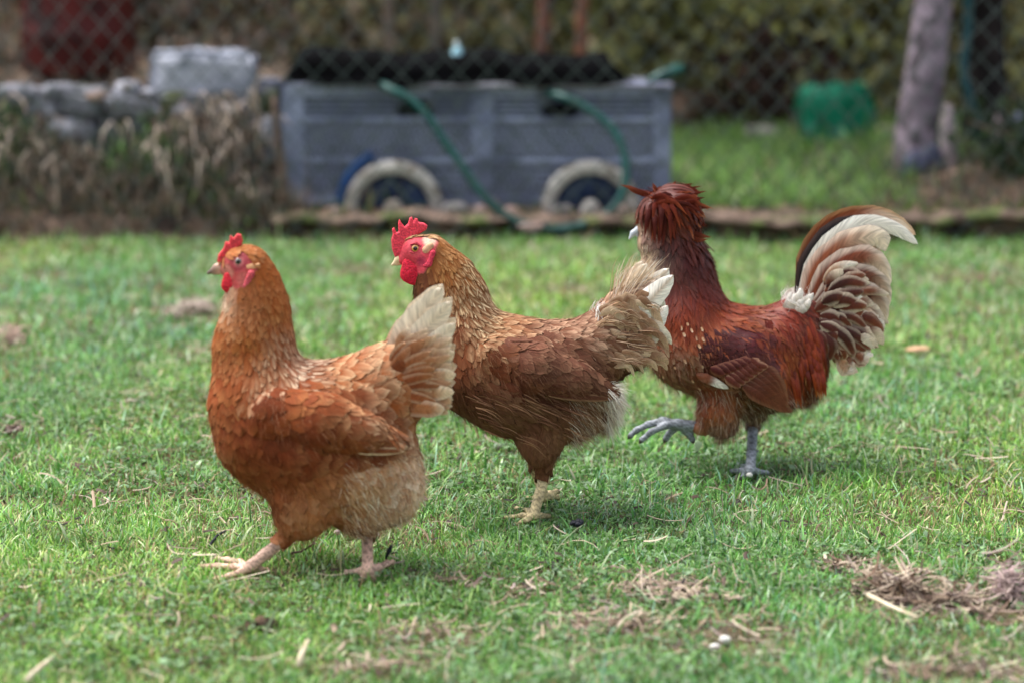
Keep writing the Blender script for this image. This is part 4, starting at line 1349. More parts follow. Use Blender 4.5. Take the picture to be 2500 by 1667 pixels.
    S = [ # pts, width, base, tip, edge, tipat
        ([(1950, 740, 10), (1988, 640, 12), (2048, 572, 14), (2110, 545, 14), (2180, 556, 12), (2240, 596, 10)], 38, '#d8bfa2', '#eee4d6', '#f0e8dc', .3, 6),
        ([(1945, 735, -6), (1962, 640, -8), (2004, 562, -8), (2070, 527, -8), (2130, 521, -8), (2190, 540, -6), (2238, 576, -6)], 34, '#9a5a34', '#e4cdb2', '#c89468', .72, 0),
        ([(1948, 740, 4), (1968, 650, 5), (2010, 580, 6), (2060, 546, 6), (2116, 535, 5)], 36, '#201a1a', '#2a2020', '#6b4a3c', .9, 0),
        ([(1960, 740, 16), (2000, 650, 20), (2070, 590, 22), (2140, 580, 22), (2160, 612, 20)], 54, '#a8603a', '#e2cdb0', '#e8d8c2', .58, 0),
        ([(1960, 745, -16), (2000, 650, -20), (2065, 590, -22), (2135, 578, -22), (2155, 606, -20)], 54, '#a8603a', '#e2cdb0', '#e8d8c2', .58, 0),
        ([(1970, 745, 24), (2020, 665, 28), (2090, 625, 30), (2140, 640, 29), (2168, 700, 26)], 50, '#945030', '#dcc4a6', '#e6d6c0', .74, 0),
        ([(1970, 745, -24), (2020, 665, -28), (2090, 625, -30), (2140, 640, -29), (2170, 700, -26)], 50, '#945030', '#dcc4a6', '#e6d6c0', .7, 0),
        ([(1975, 750, 30), (2040, 690, 34), (2100, 668, 35), (2145, 690, 33), (2166, 745, 30)], 46, '#74391f', '#d4ba9a', '#e4d4be', .78, 0),
        ([(1975, 760, 34), (2040, 715, 40), (2100, 705, 40), (2140, 730, 38), (2158, 785, 34)], 44, '#6a301e', '#d4ba9c', '#e2d2bc', .8, 0),
        ([(1975, 770, 36), (2040, 740, 42), (2095, 742, 42), (2130, 770, 40), (2148, 820, 36)], 44, '#6c3824', '#d4baa0', '#e2d2bc', .76, 0),
        ([(1975, 780, 36), (2030, 768, 42), (2080, 778, 42), (2115, 805, 38), (2130, 835, 34)], 40, '#5b2e22', '#c9b098', '#e0d0bc', .75, 0),
        ([(1975, 770, -36), (2040, 740, -42), (2095, 742, -42), (2130, 770, -40), (2150, 820, -36)], 44, '#6c3824', '#d4baa0', '#e2d2bc', .76, 0),
        ([(1975, 760, -34), (2040, 715, -40), (2100, 705, -40), (2140, 730, -38), (2162, 780, -34)], 44, '#6a301e', '#d4ba9c', '#e2d2bc', .8, 0),
        ([(1970, 790, 34), (2020, 800, 40), (2060, 820, 38), (2095, 848, 30)], 34, '#3f2018', '#6a4432', '#a8886c', .8, 0),
    ]
    for i, (pp, w, c0, c1, ce, ta, rl) in enumerate(S):
        sg = 1 if pp[1][2] > 0 else -1
        b.quill(pt, pp, w * 1.22, c0, c1, ce, ta, edgew=.55 if i != 2 else .25, roll=rl, jitter=i, nseg=18, cup=.2 * sg, blend=.35)
    gc = np.random.default_rng(88)
    for i in range(70):
        a = gc.random(); r = gc.random() ** .8
        an = -62 + 108 * a + gc.normal(0, 6)
        st = 30 + 105 * r
        u0, v0 = 1955 + st * math.cos(R(an)), 775 + st * math.sin(R(an)) * .95
        L = gc.uniform(60, 105)
        bendn = gc.uniform(18, 50)
        a2 = R(an + bendn * .5); a3 = R(an + bendn * 1.4)
        u1, v1 = u0 + L * .5 * math.cos(a2), v0 + L * .5 * math.sin(a2)
        u2, v2 = u1 + L * .55 * math.cos(a3), v1 + L * .55 * math.sin(a3)
        u2, v2 = min(u2, 2166), min(v2, 872 - max(0, u2 - 2050) * .35)
        pale = r * 1.1 + gc.normal(0, .25) > .78
        c = [('#8a5234', '#e2d0b8'), ('#b98a62', '#ecdfcd'), ('#74402c', '#d8c2a6')][gc.integers(3)] if pale else [('#552820', '#6d3a2c'), ('#4a241d', '#7a4430'), ('#66301f', '#8f5638')][gc.integers(3)]
        for sg in (1, -1):
            w = (60 - 22 * r + gc.uniform(-5, 5)) * sg
            b.quill(pt, [(u0, v0, w), (u1, v1, w * 1.08), (u2, v2, w * .9)], gc.uniform(22, 40), *c, '#dcc6ac', tipat=gc.uniform(.35, .8), edgew=gc.uniform(.15, .8), jitter=40 + i, cup=.18 * sg, nseg=9, blend=.4)
    g2 = np.random.default_rng(91)
    for i in range(34):     # white patch at the root
        sg = 1 if i % 2 else -1
        u0, v0 = 1908 + g2.uniform(0, 46), 752 + g2.uniform(-4, 18)
        a = R(-66 + g2.normal(0, 14)); L = g2.uniform(34, 62)
        w = (34 + .25 * (v0 - 740) + g2.uniform(0, 10)) * sg
        b.quill(pt, [(u0, v0, w), (u0 + L * .5 * math.cos(a), v0 + L * .5 * math.sin(a), w * 1.15), (u0 + L * math.cos(a), v0 + L * math.sin(a), w)], g2.uniform(14, 22), '#cbbcaa', '#e4dacd', None, .6, cup=.2 * sg, jitter=200 + i, nseg=7)
    for i in range(24):
        b.wisps(pt, [(1905 + g2.uniform(0, 60), 750 + g2.uniform(-6, 20), 50 * g2.uniform(-1, 1.1)), (1915 + g2.uniform(0, 50), 724, 54 * g2.uniform(-.8, 1.1)), (1930 + g2.uniform(0, 44), 690 + g2.uniform(0, 26), 46 * g2.uniform(-.8, 1.1))], 9, 7, ('#efe8e0', '#eae2d8'), 1.1, i, 8)
    pt.build('tail', M_GLOSSY, b.root)
    # crest of long floppy feathers
    pc = Plume()
    for i in range(240):
        a = g2.uniform(0, 1); sg = 1 if i % 2 else -1
        u0, v0 = 1585 + 50 * g2.random(), 500 - 28 * g2.random() + 20 * (1 - a)
        th = g2.uniform(-20, 105)
        L = g2.uniform(45, 105)
        w0 = g2.uniform(20, 62) * sg
        du, dv = math.cos(R(th)), math.sin(R(th))
        u1, v1 = u0 + du * L * .55, v0 + dv * L * .4 - 14
        u2, v2 = u0 + du * L, v0 + dv * L * .9 + g2.uniform(-14, 20)
        u2 = min(u2, 1716 + g2.uniform(-14, 10)); v1 = max(v1, 452 + g2.uniform(-6, 14)); v2 = max(v2, 450 + g2.uniform(-6, 16))
        wend = (w0 * .8 + 30 * sg * g2.uniform(.7, 1.3))
        c = [('#6a2c1c', '#8d4a2c'), ('#5a2418', '#7c3d26'), ('#7a3820', '#a45a34'), ('#4c1e15', '#6a3222')][g2.integers(4)]
        b.quill(pc, [(u0, v0, w0), (u1, v1, wend), (u2, v2, wend * 1.05)], 13, *c, None, .7, 'point', jitter=i, nseg=7)
    for pp in ([(1610, 480, 8), (1565, 470, 8), (1538, 458, 6), (1512, 451, 4)], [(1612, 486, -8), (1570, 474, -6), (1545, 466, -4), (1530, 458, -4)], [(1625, 475, 6), (1640, 458, 6), (1650, 440, 6)], [(1680, 560, 50), (1708, 570, 52), (1734, 574, 48)], [(1672, 566, 50), (1700, 580, 52), (1726, 578, 48)], [(1600, 480, 4), (1600, 462, 4), (1592, 446, 4)], [(1578, 540, 18), (1562, 538, 18), (1548, 548, 16)], [(1576, 532, 14), (1560, 534, 14), (1550, 540, 14)]):
        b.quill(pc, pp, 13, '#6a3420', '#94583a', None, .6, 'point', nseg=8)
    for i in range(26):
        th = g2.uniform(150, 400)
        b.wisps(pc, [(1625 + 40 * math.cos(R(th)), 500 + 34 * math.sin(R(th)), g2.uniform(-40, 50)), (1630 + 62 * math.cos(R(th)), 508 + 52 * math.sin(R(th)), g2.uniform(-40, 60)), (1634 + 80 * math.cos(R(th)), 518 + 66 * math.sin(R(th)), g2.uniform(-40, 60))], 8, 5, ('#7a3a22', '#94502e', '#5c261a'), 1.5, i + 20, 8)
    for i in range(60):
        th = g2.uniform(-38, 115); w0 = g2.uniform(-45, 60)
        du, dv = math.cos(R(th)), math.sin(R(th))
        u0, v0 = 1628 + 46 * du, 512 + 42 * dv
        L = g2.uniform(24, 58)
        b.quill(pc, [(u0, v0, w0), (u0 + du * L * .6, v0 + dv * L * .6 - 3, w0 * 1.1), (u0 + du * L + g2.normal(0, 9), v0 + dv * L + 8 + g2.normal(0, 9), w0 * 1.15)], 9, *[('#6a2c1c', '#8d4a2c'), ('#5a2418', '#7c3d26'), ('#84432a', '#b07048')][g2.integers(3)], None, .7, 'point', jitter=i, nseg=6)
    pc.build('crest', M_FEATHER, b.root)
    pb = Plume()
    for i in range(40):
        b.wisps(pb, [(1585 + g2.uniform(-8, 20), 580, g2.uniform(-20, 40)), (1574 + g2.uniform(-8, 30), 604, g2.uniform(-20, 46)), (1566 + g2.uniform(-6, 40), 632 + g2.uniform(-10, 14), g2.uniform(-20, 40))], 8, 5, ('#d8c4ac', '#c4a88c', '#8a7464', '#efe2d0') if i % 3 else ('#5a4a42', '#6f5f54'), 1.7, i + 60, 7)
    pb.build('beard', M_FEATHER, b.root)
    b.blob('beak', [((1578, 556), (1562, 560), 14, 11, 11, 9), ((1562, 560), (1546, 570), 10, 7, 8, 5), ((1546, 570), (1537, 583), 7, 2.5, 5, 2.5), ((1576, 568), (1556, 576), 6, 3, 8, 4)], '#c4cad0', M_HORN, k=.002, h=.0008)
    b.eye(1592, 548, 8, 34, '#c07838')
    return b


HEN_A = build_front_hen()
HEN_B = build_middle_hen()
ROOSTER = build_rooster()

# ================================================================== GRASS
def blade_arrays(x, y, z, L, W, az, lean, bend, c0, c1, nseg=3, seed=0):
    """curved tapering blades -> verts (N, 2*nseg+1), colours"""
    N = len(x)
    g = np.random.default_rng(seed)
    dirx, diry = np.cos(az), np.sin(az)
    fac = az + np.pi / 2 + g.normal(0, .6, N)
    px, py = np.cos(fac), np.sin(fac)
    th = lean.copy()
    cx, cy, cz = x.copy(), y.copy(), z.copy()
    V = np.zeros((N, 2 * nseg + 1, 3)); C = np.zeros((N, 2 * nseg + 1, 3))
    for i in range(nseg + 1):
        v = i / nseg
        w = W * .5 * (1 - .65 * v ** 1.5)
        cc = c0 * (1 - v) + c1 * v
        if i < nseg:
            V[:, 2 * i] = np.stack([cx - px * w, cy - py * w, cz], 1)
            V[:, 2 * i + 1] = np.stack([cx + px * w, cy + py * w, cz], 1)
            C[:, 2 * i] = cc; C[:, 2 * i + 1] = cc
        else:
            V[:, 2 * i] = np.stack([cx, cy, cz], 1); C[:, 2 * i] = cc
        cx = cx + dirx * np.sin(th) * L / nseg
        cy = cy + diry * np.sin(th) * L / nseg
        cz = np.maximum(cz + np.cos(th) * L / nseg, z + .001)
        th = th + bend / nseg
    q1 = np.array([[2 * i, 2 * i + 1, 2 * i + 3, 2 * i + 2] for i in range(nseg - 1)])
    t1 = np.array([[2 * nseg - 2, 2 * nseg - 1, 2 * nseg]])
    return V, C, q1, t1


class Tuft:
    def __init__(self):
        self.V = []; self.C = []; self.Q = []; self.T = []; self.n = 0

    def put(self, V, C, q, t):
        N, m = V.shape[:2]
        o = (np.arange(N) * m)[:, None, None] + self.n
        if q is not None and len(q): self.Q.append((q[None] + o).reshape(-1, 4))
        if t is not None and len(t): self.T.append((t[None] + o).reshape(-1, 3))
        self.V.append(V.reshape(-1, 3)); self.C.append(C.reshape(-1, 3)); self.n += N * m

    def blades(self, *a, **k):
        self.put(*blade_arrays(*a, **k))

    def leaflets(self, x, y, z, size, az, tilt, c, seed=0, asp=.75):
        N = len(x)
        u = np.array([0, .35, .35, .75, .75, 1.0]); w = np.array([0, -.5, .5, -.45, .45, 0]) * asp
        dx, dy = np.cos(az), np.sin(az)
        V = np.zeros((N, 6, 3))
        V[:, :, 0] = x[:, None] + size[:, None] * (u * (dx * np.cos(tilt))[:, None] - w * dy[:, None])
        V[:, :, 1] = y[:, None] + size[:, None] * (u * (dy * np.cos(tilt))[:, None] + w * dx[:, None])
        V[:, :, 2] = z[:, None] + size[:, None] * (u * np.sin(tilt)[:, None] - .25 * (u - .5) ** 2 + .3 * np.abs(w))
        C = np.repeat(c[:, None], 6, 1)
        self.put(V, C, np.array([[1, 3, 4, 2]]), np.array([[0, 1, 2], [3, 5, 4]]))

    def build(self, name, mat, parent=None):
        Q = np.concatenate(self.Q) if self.Q else None
        T = np.concatenate(self.T) if self.T else None
        return link(name, mesh_np(name, np.concatenate(self.V), Q, T, col=np.clip(np.concatenate(self.C), 0, .9)), mat, parent)


def pick(pal, n, g, p=None):
    pal = np.array([lin(c) for c in pal])
    return pal[g.choice(len(pal), n, p=p)] * g.lognormal(0, .16, (n, 1))


PATCH = [  # worn or littered spots of the lawn: photo px (u, v, ru, rv)
    (455, 765, 80, 16), (30, 838, 36, 16), (30, 1050, 30, 16), (860, 665, 60, 10), (1380, 712, 50, 12), (1100, 1428, 80, 12), (1300, 1450, 60, 14), (1620, 1455, 150, 26),
    (1480, 1545, 150, 30), (1770, 1570, 130, 34), (1050, 1560, 140, 26), (930, 1640, 120, 20), (2240, 1485, 190, 42), (2420, 1500, 110, 46), (2050, 1400, 50, 16), (2400, 1650, 170, 26), (2230, 1655, 120, 16), (2380, 690, 120, 16), (2060, 800, 60, 14)]


def patch_w(x, y):
    u, v = px_of(x, y, np.zeros_like(x))
    w = np.zeros_like(x)
    for (a, b, ru, rv) in PATCH:
        w = np.maximum(w, np.exp(-((u - a) / ru) ** 2 - ((v - b) / rv) ** 2))
    return w


def lawn_points(n, y0, y1, g, pw=0.0):
    y = y0 + (y1 - y0) * g.random(n) 
    hw = 1250 / FPX * y * 1.04 + .75
    hm = 1250 / FPX * y1 * 1.04 + .75
    x = g.uniform(-1, 1, n) * hm
    k = np.abs(x) < hw
    return x[k], y[k]


GREENS = ['#6e9e3c', '#568a38', '#8fae54', '#78aa52', '#a4bf70', '#8ab084', '#44702c', '#bfcc9e', '#c6b68e', '#957c5a']
GP = np.array([.18, .15, .14, .14, .11, .08, .07, .07, .05, .03]); GP = GP / GP.sum()


def build_lawn():
    g = np.random.default_rng(101)
    t = Tuft()
    for (n, y0, y1, L0, W0) in ((320000, 2.2, 3.3, .0145, .0020), (210000, 3.3, 4.4, .0165, .0025), (155000, 4.4, YL + .06, .021, .0036)):
        x, y = lawn_points(n, y0, y1, g)
        pw = patch_w(x, y)
        thin = smooth_noise(x, y, 9, 31) * .7 + smooth_noise(x, y, 31, 36) * .5
        k = g.random(len(x)) > np.clip(.62 * pw + .22 * np.clip(-thin, 0, 1), 0, .93)
        x, y, thin, pw = x[k], y[k], thin[k], pw[k]
        N = len(x)
        clump = smooth_noise(x, y, 22, 33)
        L = L0 * g.lognormal(0, .38, N) * (1 + .25 * np.clip(clump, -1, 1)) * (1 - .4 * pw)
        W = W0 * g.lognormal(0, .3, N)
        az = g.uniform(0, 6.28, N)
        lean = np.abs(g.normal(.85, .42, N)); bend = g.normal(.55, .7, N)
        c = pick(GREENS, N, g, GP)
        hue = smooth_noise(x, y, 5, 35)[:, None] * .12
        c = c * np.array([1.24, 1.28, 1.42]) * (1 + hue * np.array([1.3, .6, -.4])) * (1 + .16 * smooth_noise(x, y, 38, 37))[:, None].clip(.6, 1.4)
        dry = (g.random(N) < .14 * np.clip(thin * -1 + .45, 0, 1.5) + .25 * pw)
        c[dry] = pick(['#b39a72', '#a48a62', '#c8b692', '#8a6e4e'], int(dry.sum()), g)
        z = ground_z(x, y) - .002
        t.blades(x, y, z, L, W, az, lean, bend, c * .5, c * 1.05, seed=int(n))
    # tall odd blades
    x, y = lawn_points(5200, 2.2, YL, g); N = len(x)
    c = pick(['#6b9448', '#86a866', '#5c8a4c', '#a6b48c'], N, g)
    t.blades(x, y, ground_z(x, y), .038 * g.lognormal(0, .3, N), .0032 * g.lognormal(0, .2, N), g.uniform(0, 6.28, N), np.abs(g.normal(.7, .35, N)), g.normal(.9, .5, N), c * .7, c * 1.05, nseg=4, seed=5)
    # clover and small broad leaves between the blades
    x, y = lawn_points(38000, 2.2, 4.2, g)
    k = (smooth_noise(x, y, 6, 39) > -.25) & (g.random(len(x)) > patch_w(x, y) * .9)
    x, y = x[k], y[k]; N = len(x)
    z = ground_z(x, y) + g.uniform(.004, .018, N)
    a0 = g.uniform(0, 6.28, N)
    c = pick(['#567f3a', '#63884a', '#456c32', '#769462', '#839c76'], N, g) * .85
    for j in range(3):
        t.leaflets(x, y, z, .0054 * g.lognormal(0, .35, N), a0 + j * 2.09 + g.normal(0, .3, N), g.normal(.15, .35, N), c * g.lognormal(0, .08, (N, 1)))
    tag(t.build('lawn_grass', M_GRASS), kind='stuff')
    # grass of the terrace behind
    t = Tuft()
    x = g.uniform(-1.0, 3.4, 60000); y = YL + .12 + (10.2 - YL) * g.random(60000) ** 1.2
    k = (np.abs(x) < 1250 / FPX * y + .5) & ~((x < .42) & (x > -1.1) & (y < YL + .9)) & (g.random(60000) > .96 * np.clip((x - .82 - .2 * (y - YL)) / .25, 0, 1) * np.clip((YL + 1.2 - y) / .5, 0, 1))
    k &= (y < 8.6) | (g.random(60000) < .4)
    x, y = x[k], y[k]; N = len(x)
    c = pick(['#6f9a48', '#86ab5c', '#5d8a40', '#98b676', '#b0a684'], N, g, [.32, .28, .2, .14, .06])
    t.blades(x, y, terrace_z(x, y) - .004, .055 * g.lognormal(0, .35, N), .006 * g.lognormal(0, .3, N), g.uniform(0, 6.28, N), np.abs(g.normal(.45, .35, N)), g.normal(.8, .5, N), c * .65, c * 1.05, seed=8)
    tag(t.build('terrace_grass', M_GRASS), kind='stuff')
    # fringe along the earth step
    t = Tuft()
    N = 5200
    x = g.uniform(-2.3, 2.3, N); y = step_y(x) + g.uniform(-.07, .12, N)
    k = g.random(N) < np.clip(.35 + .5 * smooth_noise(x, y * 0, 6, 44), .08, .9)
    x, y = x[k], y[k]; N = len(x)
    c = pick(['#5f8a3e', '#7a8f52', '#a08a68', '#8a7050', '#6f9448'], N, g)
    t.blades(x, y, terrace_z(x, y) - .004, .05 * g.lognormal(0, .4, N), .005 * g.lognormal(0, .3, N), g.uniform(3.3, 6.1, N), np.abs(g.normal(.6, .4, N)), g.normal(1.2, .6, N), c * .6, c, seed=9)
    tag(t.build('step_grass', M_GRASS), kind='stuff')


build_lawn()


# ------------------------------------------------------------------ straw and litter on the lawn
def stalk_arrays(x, y, z, L, W, az, pitch, c, g, nseg=4):
    N = len(x)
    t = np.linspace(-.5, .5, nseg + 1)
    bendz = g.normal(0, .08, N); kink = g.normal(0, .12, N)
    d = np.stack([np.cos(az) * np.cos(pitch), np.sin(az) * np.cos(pitch), np.sin(pitch)], 1)
    s = np.stack([-np.sin(az), np.cos(az), np.zeros(N)], 1)
    C = np.stack([x, y, z], 1)[:, None] + d[:, None] * (L[:, None] * t)[..., None] + s[:, None] * (L[:, None] * kink[:, None] * (4 * t ** 2))[..., None] + np.array([0, 0, 1.]) * (L[:, None] * bendz[:, None] * (4 * t ** 2))[..., None]
    C[..., 2] = np.maximum(C[..., 2], .003)
    w = W * .5
    up = np.array([0, 0, 1.])
    V = np.stack([C - s[:, None] * w[:, None, None], C + up * (w * .7)[:, None, None], C + s[:, None] * w[:, None, None]], 2).reshape(N, -1, 3)
    col = np.repeat(c[:, None], 3 * (nseg + 1), 1)
    q = np.array([[3 * i + j, 3 * i + j + 1, 3 * i + j + 4, 3 * i + j + 3] for i in range(nseg) for j in (0, 1)])
    return V, col, q, None


STRAW = ['#a3927c', '#8f7c68', '#b8a894', '#75604e', '#8a7668', '#ac9a84', '#9a8880']


def build_litter():
    g = np.random.default_rng(131)
    t = Tuft()
    x, y = lawn_points(16000, 2.2, YL, g)
    pw = patch_w(x, y)
    k = g.random(len(x)) < .12 + .5 * pw * np.clip((6.5 - y) / 3.5, .15, 1) + .2 * np.clip(-smooth_noise(x, y, 8, 31), 0, 1)
    x, y = x[k], y[k]; N = len(x)
    t.put(*stalk_arrays(x, y, ground_z(x, y) + g.uniform(.006, .02, N), g.uniform(.015, .06, N), .0022 * g.lognormal(0, .3, N), g.uniform(0, 6.28, N), g.normal(0, .22, N), pick(STRAW, N, g), g))
    x, y = lawn_points(5200, 2.2, YL, g); N = len(x)      # dark crumbs of soil and droppings
    t.put(*stalk_arrays(x, y, ground_z(x, y) + g.uniform(.006, .016, N), g.uniform(.004, .016, N), .0042 * g.lognormal(0, .35, N), g.uniform(0, 6.28, N), g.normal(0, .3, N), pick(['#3a2e26', '#4c3c32', '#5c4c42', '#2c2420'], N, g), g))
    # matted crumbs in the worn spots
    for (a, b, ru, rv) in PATCH:
        n = int(ru * rv / 52) + 14
        u, v = a + g.normal(0, ru * .7, n), b + g.normal(0, rv * .8, n)
        p = np.array([G(*q) for q in zip(u, np.maximum(v, 610))])
        t.put(*stalk_arrays(p[:, 0], p[:, 1], g.uniform(.004, .014, n), g.uniform(.008, .04, n), .0024 * g.lognormal(0, .35, n), g.uniform(0, 6.28, n), g.normal(0, .3, n), pick(STRAW + ['#54443a', '#64524a', '#4a3a30'], n, g), g))
    tag(t.build('straw_litter', M_STRAW), kind='stuff')

    def clump(name, label, cat, spots, seed, pal=STRAW):
        g = np.random.default_rng(seed)
        t = Tuft()
        for (a, b, ru, rv, n, hh, Lr) in spots:
            u, v = a + g.normal(0, ru * .45, n), b + g.normal(0, rv * .45, n)
            p = np.array([G(*q) for q in zip(u, v)])
            t.put(*stalk_arrays(p[:, 0], p[:, 1], np.abs(g.normal(hh * .5, hh * .4, n)) + .004, g.uniform(Lr * .4, Lr * 1.3, n), .0024 * g.lognormal(0, .35, n), g.normal(2.6, .9, n), g.normal(0, .35, n), pick(pal, n, g), g))
        return tag(t.build(name, M_STRAW), label, cat)

    clump('hay_clump', 'largest tangled clump of dry brownish hay lying near the camera', 'hay', [(2200, 1470, 84, 26, 200, .024, .06), (2330, 1488, 84, 18, 90, .018, .05), (2130, 1436, 36, 24, 60, .018, .04), (2060, 1398, 40, 12, 50, .012, .03)], 7, STRAW + ['#5c4636', '#6a5240', '#4a382c', '#5c4a40'])
    clump('hay_clump', 'matted hay with mauve tint at the edge of the picture beside the largest clump', 'hay', [(2460, 1465, 36, 30, 160, .03, .04)], 8, ['#a48c88', '#8f7a78', '#b8a298', '#6c5850'])
    clump('hay_clump', 'thin scatter of hay on dark soil, before the big clump', 'hay', [(1650, 1462, 90, 20, 80, .012, .045), (1560, 1446, 50, 12, 30, .012, .045), (1760, 1480, 50, 12, 24, .01, .045)], 9)
    clump('hay_clump', 'blurred dull hay mat in front of the two white pebbles', 'hay', [(1480, 1546, 80, 20, 70, .010, .035), (1560, 1535, 40, 12, 26, .01, .035)], 10, STRAW + ['#6b5646', '#5c4636'])
    clump('hay_clump', 'bleached hay scrap on the lawn beside the ginger hen\'s neck', 'hay', [(480, 756, 50, 10, 80, .014, .05), (425, 780, 26, 7, 26, .012, .04)], 11, ['#a8988a', '#94827a', '#b8a898', '#6c5c52'])
    clump('hay_clump', 'small pinkish tuft of old hay, outermost before the breast of the ginger hen', 'hay', [(28, 838, 28, 14, 90, .022, .04)], 12, ['#b09a8a', '#9c8474', '#8a7262'])
    M_CLOD = mat_noise('clod', '#2e221a', '#5c4838', scale=60, rough=.95, bump=.8)

    def clod(u, v, s, label, seed, name='soil_clod', cat='clod'):
        m = MB(); c = G(u, v)
        for i in range(5):
            gg = np.random.default_rng(seed * 10 + i)
            m.rock((c[0] + gg.normal(0, s * .5), c[1] + gg.normal(0, s * .4), s * .35), (s * gg.uniform(.4, .8), s * gg.uniform(.4, .7), s * gg.uniform(.3, .55)), seed * 10 + i, .35, 2)
        tag(m.build(name, M_CLOD), label, cat)
    clod(632, 1540, .017, 'dark crumbly soil clod in the blurred grass below the ginger hen', 2)
    clod(28, 1056, .015, 'dark soil clod in the grass in front of the pinkish hay tuft', 3)
    clod(2010, 1402, .010, 'small dark soil crumb at the tip of the largest hay clump', 4)
    M_PEB = mat_noise('white_pebble', '#c4c0b8', '#dedad2', scale=80, rough=.5, bump=.15)
    for (u, v, s, l) in ((1769, 1562, .0064, 'small white pebble in the grass, the farther of the pair'), (1746, 1581, .0058, 'small white pebble in the grass, the nearer of the pair'), (1830, 1160, .005, 'tiny white pebble in the grass at the rooster\'s standing foot')):
        c = G(u, v, .012)
        o = MB().rock((c[0], c[1], .013), (s, s * .8, s * .75), int(u), .12, 3).build('pebble', M_PEB)
        tag(o, l, 'pebble', 'white pebbles in the lawn')
    M_DARK = mat_noise('black_bits', '#0e0e14', '#22222e', scale=120, rough=.45, bump=.4)
    m = MB(); c = G(1412, 1308)
    for i in range(5):
        gg = np.random.default_rng(70 + i)
        m.rock((c[0] + gg.normal(0, .005), c[1] + gg.normal(0, .004), .016 + gg.uniform(0, .005)), (.0055, .005, .0045), 70 + i, .25, 2)
    tag(m.build('dropping', M_DARK), 'blue black crumpled dropping in the grass below the brown hen', 'dropping')
    M_TWIG = mat_noise('twig', '#33261e', '#6a5646', scale=60, rough=.85, bump=.4)

    def stick(name, pts, r, label, cat, mat, group=None):
        tag(MB().tube([G(u, v, z) for u, v, z in pts], [r * k for k in np.linspace(1, .55, len(pts))], 6).build(name, mat), label, cat, group)
    stick('twig', [(512, 1330, .012), (530, 1306, .016), (552, 1294, .018)], .0022, 'thin dark twig in the grass before the ginger hen\'s front toes', 'twig', M_DARK)
    stick('twig', [(705, 1350, .010), (735, 1345, .016), (760, 1330, .016), (775, 1308, .02)], .0018, 'crooked grey twig lying between the ginger hen\'s legs', 'twig', M_TWIG)
    M_PALE = mat_noise('pale_straw', '#c0ae90', '#d8cab0', scale=50, rough=.7, bump=.2)
    stick('straw_stalk', [(728, 1628, .010), (736, 1596, .022), (752, 1562, .026)], .0042, 'thick pale straw stalk upright in blurred grass below the hens', 'straw', M_PALE)
    stick('straw_stalk', [(62, 1662, .014), (95, 1630, .020), (128, 1604, .020)], .0042, 'pale straw stalk in the bottom corner grass, under the ginger hen\'s side', 'straw', M_PALE)
    stick('straw_stalk', [(2120, 1452, .02), (2180, 1482, .032), (2240, 1506, .034)], .0035, 'pale split stalk lying across the largest hay clump', 'straw', M_PALE)
    stick('straw_stalk', [(2195, 1436, .010), (2220, 1418, .022), (2246, 1406, .026)], .0022, 'short tan stalk behind the largest hay clump', 'straw', M_PALE)
    stick('straw_stalk', [(2215, 1384, .012), (2260, 1392, .018), (2298, 1400, .014)], .0022, 'thin straight tan stalk in green grass, farthest stalk from the hay clump', 'straw', M_PALE)
    # moulted quill by the rear foot of the front hen
    q = empty('moulted_feather', tuple(G(930, 1385)), 'small moulted black and white feather stuck in grass behind the ginger hen\'s rear foot', 'feather')
    MB().tube([G(926, 1402, .004), P(938, 1372, float(G(930, 1385)[1])), P(952, 1340, float(G(930, 1385)[1]))], [.0012, .0012, .0006], 6).build('quill', M_PALE, q)
    yy = float(G(930, 1385)[1])
    MB().tube([P(941, 1364, yy), P(950, 1342, yy), P(957, 1328, yy)], [.0012, .0034, .001], 6).build('vane', M_DARK, q)
    m_leaf = mat_noise('orange_leaf', '#a8805e', '#bc9676', scale=30, rough=.7, bump=.3)
    c = G(2242, 876)
    me = MB().rock((c[0], c[1], .02), (.024, .016, .004), 5, .3, 3).build('fallen_leaf', m_leaf)
    tag(me, 'pale orange fallen leaf on the lawn behind the rooster', 'leaf')
    m_bud = mat_noise('daisy_bud', '#c8a8a4', '#e0c8c4', scale=90, rough=.6, bump=.2)
    for (u, v, l) in ((824, 1330, 'closed pinkish daisy bud between the legs of the ginger hen'), (919, 1334, 'closed pinkish daisy bud behind the rear leg of the ginger hen')):
        c = G(u, v + 12)
        o = empty('daisy', tuple(c), l, 'daisy', 'daisy buds by the ginger hen')
        MB().rock((c[0], c[1], .024), (.0042, .0042, .0036), 3, .1, 2).build('bud', m_bud, o)
        MB().tube([(c[0] + .004, c[1], 0), (c[0] + .001, c[1], .014), (c[0], c[1], .022)], .0011, 6).build('stem', mat_noise('daisy_stem', '#4f7a38', '#6c9448'), o)


build_litter()

# ================================================================== BEHIND THE LAWN
YC = YL + 0.20      # front of the crate cart
YF = YL - 0.035     # chain link fence


def pbox(m, u0, v0, u1, v1, y, d, bevel=.003):
    a, b = P(u0, v1, y), P(u1, v0, y)
    m.box(((a[0] + b[0]) / 2, y + d / 2, (a[2] + b[2]) / 2), (abs(b[0] - a[0]), d, abs(b[2] - a[2])), bevel=bevel)
    return m


